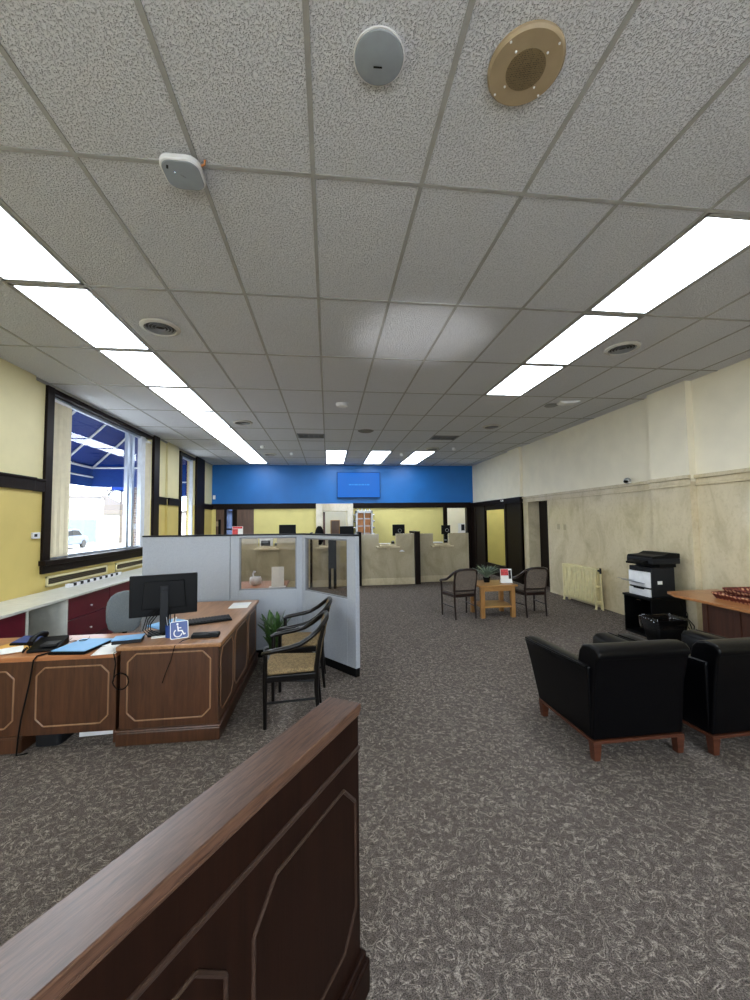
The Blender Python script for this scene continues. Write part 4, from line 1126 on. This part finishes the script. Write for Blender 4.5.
counter(.86, 2.27, 10.48, 1.32, 1.78, 1.33, 1.065, 'marble teller counter in the middle with a notched top')
counter(2.45, 3.86, 10.75, 2.855, 3.31, 1.315, 1.05, 'marble teller counter at the right end')
for x0, x1, y, lab in ((.785, .855, 10.4, 'dark divider post left of the middle teller counter'), (2.275, 2.41, 10.4, 'dark divider post right of the middle teller counter'), (-.46, -.42, 10.4, 'dark divider post seen behind the glazed partition')):
    f = MB(); f.box(x0, x1, y, y + .75, 0, 1.37); f.box(x0 - .008, x1 + .008, y - .01, y + .76, 1.37, 1.385)
    tag(build('teller_divider', f, M['dtrim'], bevel=.005), lab, 'divider', 'teller divider posts')
t = thing('floor_stand', 'grey stand on two dark legs before a teller counter', 'stand', (.10, 10.15, 0))
f = MB(); f.box(.0, .20, 10.12, 10.18, .50, 1.22); build('panel', f, M['dgrey'], t, bevel=.006)
for x in (.0, .13):
    f = MB(); f.box(x, x + .07, 10.12, 10.18, 0, .50); build('leg', f, M['blackm'], t)
def tmon(x, y, w, h, zb, lab, ring=True):
    t = thing('teller_monitor', lab, 'monitor', (x, y, .94), 0, 'teller monitors')
    f = MB(); f.rbox(x - .11, x + .11, y - .08, y + .1, .94, .955, .02); build('stand_base', f, M['black'], t)
    f = MB(); f.box(x - .03, x + .03, y + .02, y + .05, .955, zb + h * .6); build('stand_neck', f, M['black'], t)
    f = MB(); f.box(x - w / 2, x + w / 2, y - .02, y + .02, zb, zb + h); build('housing', f, M['black'], t, bevel=.008)
    if ring:
        f = MB(); f.tube([(x + .03 + .045 * math.cos(R(a)), y - .022, zb + h * .45 + .045 * math.sin(R(a))) for a in range(0, 360, 20)], .006, 6, closed=True); build('logo_ring', f, M['steel'], t, smooth=60)
tmon(-1.08, 10.93, .44, .30, 1.30, 'dark teller monitor above the partition left of the doorway', False)
tmon(.50, 10.93, .38, .27, 1.27, 'dark teller monitor in front of the vault doorway', False)
tmon(1.93, 10.93, .34, .31, 1.26, 'black teller monitor with a ring logo on the middle counter')
tmon(3.35, 11.2, .26, .26, 1.27, 'black teller monitor with a ring logo at the right counter')
# brochures on counters
t = thing('red_brochure_holder', 'red and white brochure on the left teller counter top', 'brochure', (-2.28, 10.52, 1.331))
f = MB(); f.box(-2.41, -2.15, 10.50, 10.515, 1.331, 1.575); build('card', f, M['paper'], t)
f = MB(); f.box(-2.405, -2.27, 10.497, 10.50, 1.34, 1.51); build('red_print', f, M['red'], t)
f = MB(); f.box(-2.40, -2.16, 10.497, 10.50, 1.52, 1.57); build('red_header', f, M['red'], t)
f = MB(); f.box(-2.41, -2.15, 10.515, 10.56, 1.331, 1.345); build('foot', f, M['wplas'], t)
t = thing('photo_card', 'white framed photo card on the right teller counter', 'card', (3.68, 10.8, 1.316))
f = MB(); f.box(3.585, 3.785, 10.79, 10.805, 1.316, 1.58); build('card', f, M['paper'], t)
f = MB(); f.box(3.67, 3.765, 10.787, 10.79, 1.38, 1.55); build('picture', f, M['dgrey'], t)
f = MB(); f.box(3.585, 3.785, 10.805, 10.85, 1.316, 1.33); build('foot', f, M['wplas'], t)
# small things in the notches
for x, y, z, lab in ((1.50, 10.62, .941, 'white paper stack in the notch of the middle counter'), (3.02, 10.9, .941, 'white paper stack in the notch of the right counter')):
    t = thing('paper_tray', lab, 'paper tray', (x, y, z), 0, 'papers in the teller notches')
    f = MB(); f.box(x - .2, x + .17, y - .02, y + .2, z, z + .05); build('tray', f, M['grey'], t, bevel=.004)
    f = MB(); f.obb((x, y + .09, z + .09), (.30, .18, .08), (0, 0, R(3))); build('stack', f, M['paper'], t)
for x, y, lab in ((1.73, 10.66, 'black stamp set at the right of the middle notch'), (3.26, 10.93, 'black telephone in the right counter notch'), (-1.345, 10.66, 'black card reader in the leftmost counter notch')):
    t = thing('counter_device', lab, 'device', (x, y, .941))
    f = MB(); f.prism([(y - .05, .941), (y + .06, .941), (y + .06, 1.12), (y - .02, 1.06)], 'x', x - .045, x + .045); build('case', f, M['blackm'], t, bevel=.006)
    f = MB(); f.box(x - .03, x + .03, y + .0, y + .04, 1.10, 1.135); build('top', f, M['grey'], t, bevel=.004)
t = thing('cash_machine', 'grey machine with dark opening in the leftmost counter notch', 'machine', (-1.6, 10.75, .941))
f = MB(); f.box(-1.76, -1.46, 10.64, 10.95, .941, 1.06); f.box(-1.76, -1.46, 10.64, 10.95, 1.2, 1.27); f.box(-1.76, -1.73, 10.64, 10.95, 1.06, 1.2); f.box(-1.49, -1.46, 10.64, 10.95, 1.06, 1.2); build('housing', f, M['wplas'], t, bevel=.006)
f = MB(); f.box(-1.73, -1.49, 10.70, 10.94, 1.06, 1.2); build('opening', f, M['blackm'], t)
t = thing('slip_holder', 'small white triangular slip holder on the middle counter front', 'slip holder', (1.93, 10.47, .88))
f = MB(); f.prism([(1.86, .86), (2.0, .86), (1.95, .90), (1.91, .90)], 'y', 10.44, 10.48); build('holder', f, M['wplas'], t)
t = thing('teller_chair', 'black rounded teller chair back behind the partition', 'chair', (-.25, 11.75, 0))
f = MB(); f.lathe([(.001, 0), (.28, 0), (.28, .04), (.04, .06), (.03, .7), (.001, .7)], (-.25, 11.75, 0), 24); build('base', f, M['black'], t, smooth=40)
f = MB(); f.rbox(-.48, -.02, 11.55, 11.97, .70, .78, .08); build('seat', f, M['blackm'], t, bevel=.02)
f = MB(); f.ball((-.25, 11.57, 1.28), (.13, .05, .28), 20); f.tube([(-.25, 11.61, .76), (-.25, 11.59, 1.1)], .02, 8); build('backrest', f, M['blackm'], t, smooth=60)
# vault door
t = thing('vault_door', 'open steel vault door with bolts and copper coloured boxes', 'vault door', (1.18, 13.25, 0))
f = MB(); f.box(.90, .96, 13.05, 13.45, .02, 2.02); f.box(1.40, 1.46, 13.05, 13.45, .02, 2.02); f.box(.90, 1.46, 13.05, 13.45, 1.94, 2.02); f.box(.90, 1.46, 13.05, 13.45, .02, .12); f.box(1.16, 1.20, 13.05, 13.2, .1, 1.95); build('frame', f, M['steel'], t, bevel=.008)
f = MB()
for k in range(9):
    f.cyl((1.46, 13.15, .2 + k * .21), (1.52, 13.15, .2 + k * .21), .028, None, 12)
    f.cyl((.84, 13.15, .2 + k * .21), (.90, 13.15, .2 + k * .21), .028, None, 12)
for k in range(4):
    f.cyl((.98 + k * .13, 13.15, 2.02), (.98 + k * .13, 13.15, 2.07), .025, None, 12)
build('bolts', f, M['chrome'], t, smooth=40)
f = MB(); f.box(.96, 1.40, 13.30, 13.40, .12, 1.94); build('inner_boxes', f, M['copper'], t)
f = MB()
for k in range(7):
    f.box(.96, 1.40, 13.285, 13.30, .3 + k * .24, .325 + k * .24)
build('box_rail', f, M['steel'], t)
f = MB(); f.box(-.17, -.10, YB + .02, YB + .18, 0, 2.0); struct('trim_9', f, M['cherry'])
t = thing('picture_frame', 'framed panel on the white wall seen through the vault doorway', 'picture', (.25, 15.58, 1.4))
f = MB(); f.box(.12, .42, 15.57, 15.6, .9, 1.7); build('panel', f, M['brown_door'], t)
f = MB(); f.box(.09, .45, 15.58, 15.6, .87, 1.73); build('frame', f, M['oak'], t)
t = thing('wall_bracket', 'dark box on the brown panel at the far left', 'bracket', (-3.5, 13.5, 1.6))
f = MB(); f.box(-3.53, -3.46, 13.47, 13.51, 1.3, 1.78); build('case', f, M['blackm'], t)
f = MB(); f.box(-3.60, -3.53, 13.46, 13.51, 1.56, 1.72); build('dispenser', f, M['beige'], t)

# ------------------------------------------------------------------ behind the partition: second desk, mug, paper stand
t = thing('inner_desk', 'wooden desk behind the glazed partition', 'desk', (-1.1, 6.1, 0))
f = MB(); f.box(-2.0, -.62, 5.5, 6.6, .70, .735); build('desk_top', f, M['desktopx'], t, bevel=.006)
for x in (-1.96, -.72):
    f = MB(); f.box(x, x + .05, 5.55, 6.55, 0, .70); build('side_panel', f, M['deskf'], t)
f = MB(); f.box(-1.92, -.72, 6.5, 6.53, .2, .70); build('modesty_panel', f, M['deskf'], t)
t = thing('white_mug', 'white mug with handle on the desk behind glass', 'mug', (-1.08, 6.2, .736))
f = MB(); f.lathe([(.001, 0), (.06, 0), (.085, .03), (.09, .09), (.075, .12), (.07, .12), (.08, .088), (.06, .012), (.001, .01)], (0, 0, 0), 24); build('cup', f, M['wplas'], t, local=True, smooth=50)
f = MB(); f.tube([(-.03, 0, .115), (-.04, 0, .16), (-.02, 0, .20), (.0, 0, .19)], .014, 8); build('handle', f, M['wplas'], t, local=True, smooth=50)
t = thing('paper_stand', 'upright beige paper sign on the desk behind glass', 'paper stand', (-.72, 5.9, .736))
f = MB(); f.obb((0, 0, .147), (.175, .006, .29), (R(-5), 0, 0)); build('sheet', f, M['paper'], t, local=True)
f = MB(); f.box(-.12, .11, -.05, .06, 0, .012); build('foot', f, M['wplas'], t, local=True, bevel=.003)

# ------------------------------------------------------------------ outside
mb = MB(); mb.box(-90, XL - .23, -40, 120, -.35, -.15); mb.box(XL - .23, 60, -40, YF - .21, -.35, -.15); mb.box(XL - .23, 60, 16.3, 90, -.35, -.15)
o = struct('ground_outside', mb, M['asph'])
mb = MB(); mb.box(-7.0, XL - .23, -8, 30, -.15, -.04); mb.box(XL - .23, 10, -8, YF - .21, -.15, -.04); struct('sidewalk_outside', mb, M['side'])
mb = MB()
for a, b in ((YF - .2, W1[0]), (W1[1] + .2, W2[0]), (W2[1] + .2, YB + .2)):
    mb.box(XL - .30, XL - .225, a, b, -.15, 4.6)
mb.box(XL - .30, XL - .225, W1[0], W1[1] + .2, -.15, W1[2] - .05); mb.box(XL - .30, XL - .225, W2[0], W2[1] + .2, -.15, W2[2] - .05)
mb.box(XL - .30, XL - .225, W1[0], W1[1] + .2, W1[3] + .05, 4.6); mb.box(XL - .30, XL - .225, W2[0], W2[1] + .2, W2[3] + .05, 4.6)
struct('wall_exterior_brick', mb, M['brick'])
# brick pier that shows in the narrow pane
mb = MB(); mb.box(-4.46, -4.06, 9.75, 10.3, -.15, 4.2); mb.mi = 1; mb.box(-4.49, -4.06, 9.73, 10.32, 1.55, 1.68)
struct('pillar_outside_brick', mb, [M['brick'], M['grey']])
def awning(y0, y1, xo, zt, zo, zv, lab):
    xw = XL - .31
    t = thing('window_awning', lab, 'awning', (xw, (y0 + y1) / 2, zt), 0, 'blue window awnings')
    f = MB()
    f.prism([(xw, zt), (xo, zo), (xo, zo - .02), (xw, zt - .02)], 'y', y0, y1)
    build('canopy', f, M['awn'], t)
    f = MB(); f.box(xo - .01, xo + .01, y0, y1, zv, zo); build('front_valance', f, M['awn'], t)
    for y in (y0, y1):
        f = MB(); f.prism([(xw, zt), (xo, zo), (xo, zv), (xw, zv)], 'y', y - .008, y + .008); build('side_panel', f, M['awn'], t)
    f = MB()
    n = max(2, round((y1 - y0) / 1.1))
    for k in range(n + 1):
        y = y0 + .03 + (y1 - y0 - .06) * k / n
        f.tube([(xw + .02, y, zt - .05), (xo + .03, y, zo - .05)], .022, 8)
    f.tube([(xo + .03, y0 + .02, zo - .05), (xo + .03, y1 - .02, zo - .05)], .024, 8); f.tube([(xo + .03, y0 + .02, zv + .22), (xo + .03, y1 - .02, zv + .22)], .018, 8)
    for y in (y0 + .03, y1 - .03):
        f.tube([(xw + .02, y, zo - .05), (xo + .03, y, zo - .05)], .022, 8)
    build('frame', f, M['metalw'], t, smooth=50)
awning(4.6, 9.6, -5.25, 4.15, 2.98, 2.50, 'blue canvas awning outside the big window')
awning(10.45, 12.9, -5.25, 4.15, 2.98, 2.50, 'blue canvas awning outside the narrow far window')
# car
t = thing('parked_car', 'silver car parked outside the big window', 'car', (-20.0, 33, -.15), R(96))
f = MB()
side = [(-2.2, .30), (-2.25, .62), (-2.1, .86), (-1.5, .95), (-.95, 1.38), (-.3, 1.5), (.6, 1.46), (1.25, 1.02), (2.05, .88), (2.2, .6), (2.15, .30)]
f.prism(side, 'y', -.85, .85); build('body', f, M['carp'], t, local=True, bevel=.09, seg=3, smooth=50)
f = MB(); f.prism([(-1.32, 1.0), (-.88, 1.36), (-.3, 1.44), (.52, 1.40), (1.05, 1.02)], 'y', -.862, .862); build('side_windows', f, M['black'], t, local=True, bevel=.01)
f = MB(); f.obb((-1.235, 0, 1.2), (.6, 1.4, .02), (0, R(-38), 0)); f.obb((.97, 0, 1.27), (.75, 1.4, .02), (0, R(34), 0)); build('screens', f, M['black'], t, local=True)
for x in (-1.35, 1.35):
    for y in (-.78, .78):
        f = MB(); f.lathe([(.001, -.1), (.32, -.1), (.33, 0), (.32, .1), (.001, .1)], (x, y, .33), 24, 'y'); build('wheel', f, M['rubber'], t, local=True, smooth=40)
f = MB(); f.box(-2.29, -2.2, -.7, -.45, .6, .75); f.box(-2.29, -2.2, .45, .7, .6, .75); build('lamps', f, M['red'], t, local=True)
def house(name, lab, x, y, w, d, h, rz, roof, mat_, door=None):
    t = thing(name, lab, 'building', (x, y, -.15), R(rz))
    f = MB(); f.box(-w / 2, w / 2, -d / 2, d / 2, 0, h); build('walls', f, mat_, t, local=True)
    f = MB()
    if roof: f.prism([(-w / 2 - .3, h), (w / 2 + .3, h), (0, h + roof)], 'y', -d / 2 - .3, d / 2 + .3)
    else: f.box(-w / 2 - .15, w / 2 + .15, -d / 2 - .15, d / 2 + .15, h, h + .25)
    build('roof', f, M['roofg'], t, local=True)
    for k in range(3):
        f = MB(); f.box(-w / 2 + w * (k + .7) / 4, -w / 2 + w * (k + .7) / 4 + .9, -d / 2 - .03, -d / 2 + .02, 1.2, 2.2); build('window', f, M['gdoor'] if door else M['grey'], t, local=True)
    if door:
        f = MB(); f.box(w / 2 - 3.4, w / 2 - .6, -d / 2 - .05, -d / 2 + .02, 0, 2.4); build('garage_door', f, M['gdoor'], t, local=True)
house('white_building', 'white flat roofed building with green garage door across the street', -32, 46, 14, 9, 4.6, 30, 0, M['stucco'], True)
house('distant_house', 'pale gabled house beyond the utility pole', -31, 60, 9, 7, 3.2, 25, 2.6, M['stucco'])
house('distant_shed', 'pale low building right of the utility pole', -19, 66, 11, 7, 3.4, 20, .8, M['stucco'])
t = thing('utility_pole', 'grey utility pole across the street', 'pole', (-20.2, 42, -.15))
f = MB(); f.cyl((0, 0, 0), (0, 0, 9), .14, .10, 12); build('post', f, M['bark'], t, local=True, smooth=40)
f = MB(); f.box(-1.0, 1.0, -.06, .06, 8.2, 8.35); build('cross_arm', f, M['bark'], t, local=True)
random.seed(21)
def tree(x, y, h, lab):
    t = thing('bare_tree', lab, 'tree', (x, y, -.15), 0, 'bare trees across the street')
    f = MB()
    def br(p, d, l, r, n):
        q = p + d * l
        f.tube([p, (p + q) / 2 + Vector((random.uniform(-.05, .05) * l, random.uniform(-.05, .05) * l, 0)), q], [r, r * .85, r * .65], 5)
        if n:
            for k in range(3):
                e = (d + Vector((random.uniform(-.8, .8), random.uniform(-.8, .8), random.uniform(-.1, .6)))).normalized()
                br(q, e, l * .7, r * .6, n - 1)
    br(Vector((0, 0, h * .25)), Vector((0, 0, 1)), h * .22, h * .022, 5)
    build('branches', f, M['bark'], t, local=True)
    f = MB(); f.tube([(0, 0, 0), (0, 0, h * .27)], [h * .03, h * .022], 8); build('trunk', f, M['bark'], t, local=True)
for x, y, h, lab in ((-40, 78, 10, 'bare tree beyond the pale house, leftmost'), (-35, 80, 11, 'bare tree beyond the pale house, second from left'), (-30, 79, 10, 'bare tree just left of the utility pole'), (-26, 80, 11, 'bare tree just right of the utility pole'), (-22, 79, 10, 'bare tree beyond the low building, rightmost')):
    tree(x, y, h, lab)

# ------------------------------------------------------------------ light
w = bpy.data.worlds.new('sky'); sc.world = w; w.use_nodes = True
bg = w.node_tree.nodes['Background']; bg.inputs[0].default_value = (.80, .90, 1.0, 1); bg.inputs[1].default_value = 14.0
sun = bpy.data.lights.new('sun', 'SUN'); sun.energy = 26; sun.angle = R(1); sun.color = (1, .98, .95)
so = bpy.data.objects.new('sun', sun); COL.objects.link(so); so.rotation_euler = (R(30), R(42), 0)
gl = bpy.data.lights.new('glint_standin_spot', 'SPOT'); gl.energy = 4200; gl.spot_size = R(4); gl.spot_blend = .8; gl.shadow_soft_size = .08  # added spot standing in for reflected sun on the ceiling; nothing here reflects it
go = bpy.data.objects.new('glint_standin_spot', gl); COL.objects.link(go); go.location = (-1.6, -4.6, .5); go.scale = (2.6, .8, 1)
go.rotation_euler = (Vector((.95, 4.0, CEIL)) - go.location).to_track_quat('-Z', 'Y').to_euler()
def portal(name, c, sx, sy, rot):
    l = bpy.data.lights.new(name, 'AREA'); l.shape = 'RECTANGLE'; l.size = sx; l.size_y = sy; l.cycles.is_portal = True
    o = bpy.data.objects.new(name, l); COL.objects.link(o); o.location = c; o.rotation_euler = rot
portal('portal_a', (XL - .16, 7.4, 2.32), 2.3, 3.2, (0, R(-90), 0))
portal('portal_b', (XL - .16, 11.2, 2.32), 2.3, 1.2, (0, R(-90), 0))
portal('portal_c', (-1.8, YF - .14, 2.12), 3.1, 2.35, (R(90), 0, 0))
portal('portal_d', (1.72, YF - .14, 2.12), 2.9, 2.35, (R(90), 0, 0))

# ------------------------------------------------------------------ camera
cam = bpy.data.cameras.new('camera'); co = bpy.data.objects.new('camera', cam); COL.objects.link(co)
yaw, pit, rol = .117025, .0535098, -.0118743
fwd = Vector((math.sin(yaw), math.cos(yaw), 0)); rt = Vector((math.cos(yaw), -math.sin(yaw), 0)); up = Vector((0, 0, 1))
fwd, up = math.cos(pit) * fwd + math.sin(pit) * up, math.cos(pit) * up - math.sin(pit) * fwd
rt, up = math.cos(rol) * rt + math.sin(rol) * up, math.cos(rol) * up - math.sin(rol) * rt
mw = Matrix.Identity(4)
for i in range(3):
    mw[i][0] = rt[i]; mw[i][1] = up[i]; mw[i][2] = -fwd[i]
mw[0][3], mw[1][3], mw[2][3] = 0, 0, CAMZ
co.matrix_world = mw
cam.sensor_fit = 'HORIZONTAL'; cam.sensor_width = 36; cam.lens = 400.3 * 36 / 750; cam.clip_start = .03; cam.clip_end = 500
sc.camera = co

vs = sc.view_settings
sc.display_settings.display_device = 'sRGB'
vs.view_transform = 'Standard'; vs.look = 'None'; vs.gamma = 1; vs.use_curve_mapping = False; vs.exposure = -.3
cy = sc.cycles
cy.use_denoising = True
try: cy.denoiser = 'OPENIMAGEDENOISE'
except Exception: pass
cy.max_bounces = 8; cy.diffuse_bounces = 5; cy.glossy_bounces = 4; cy.transparent_max_bounces = 12; cy.caustics_reflective = False; cy.caustics_refractive = False
cy.sample_clamp_indirect = 6
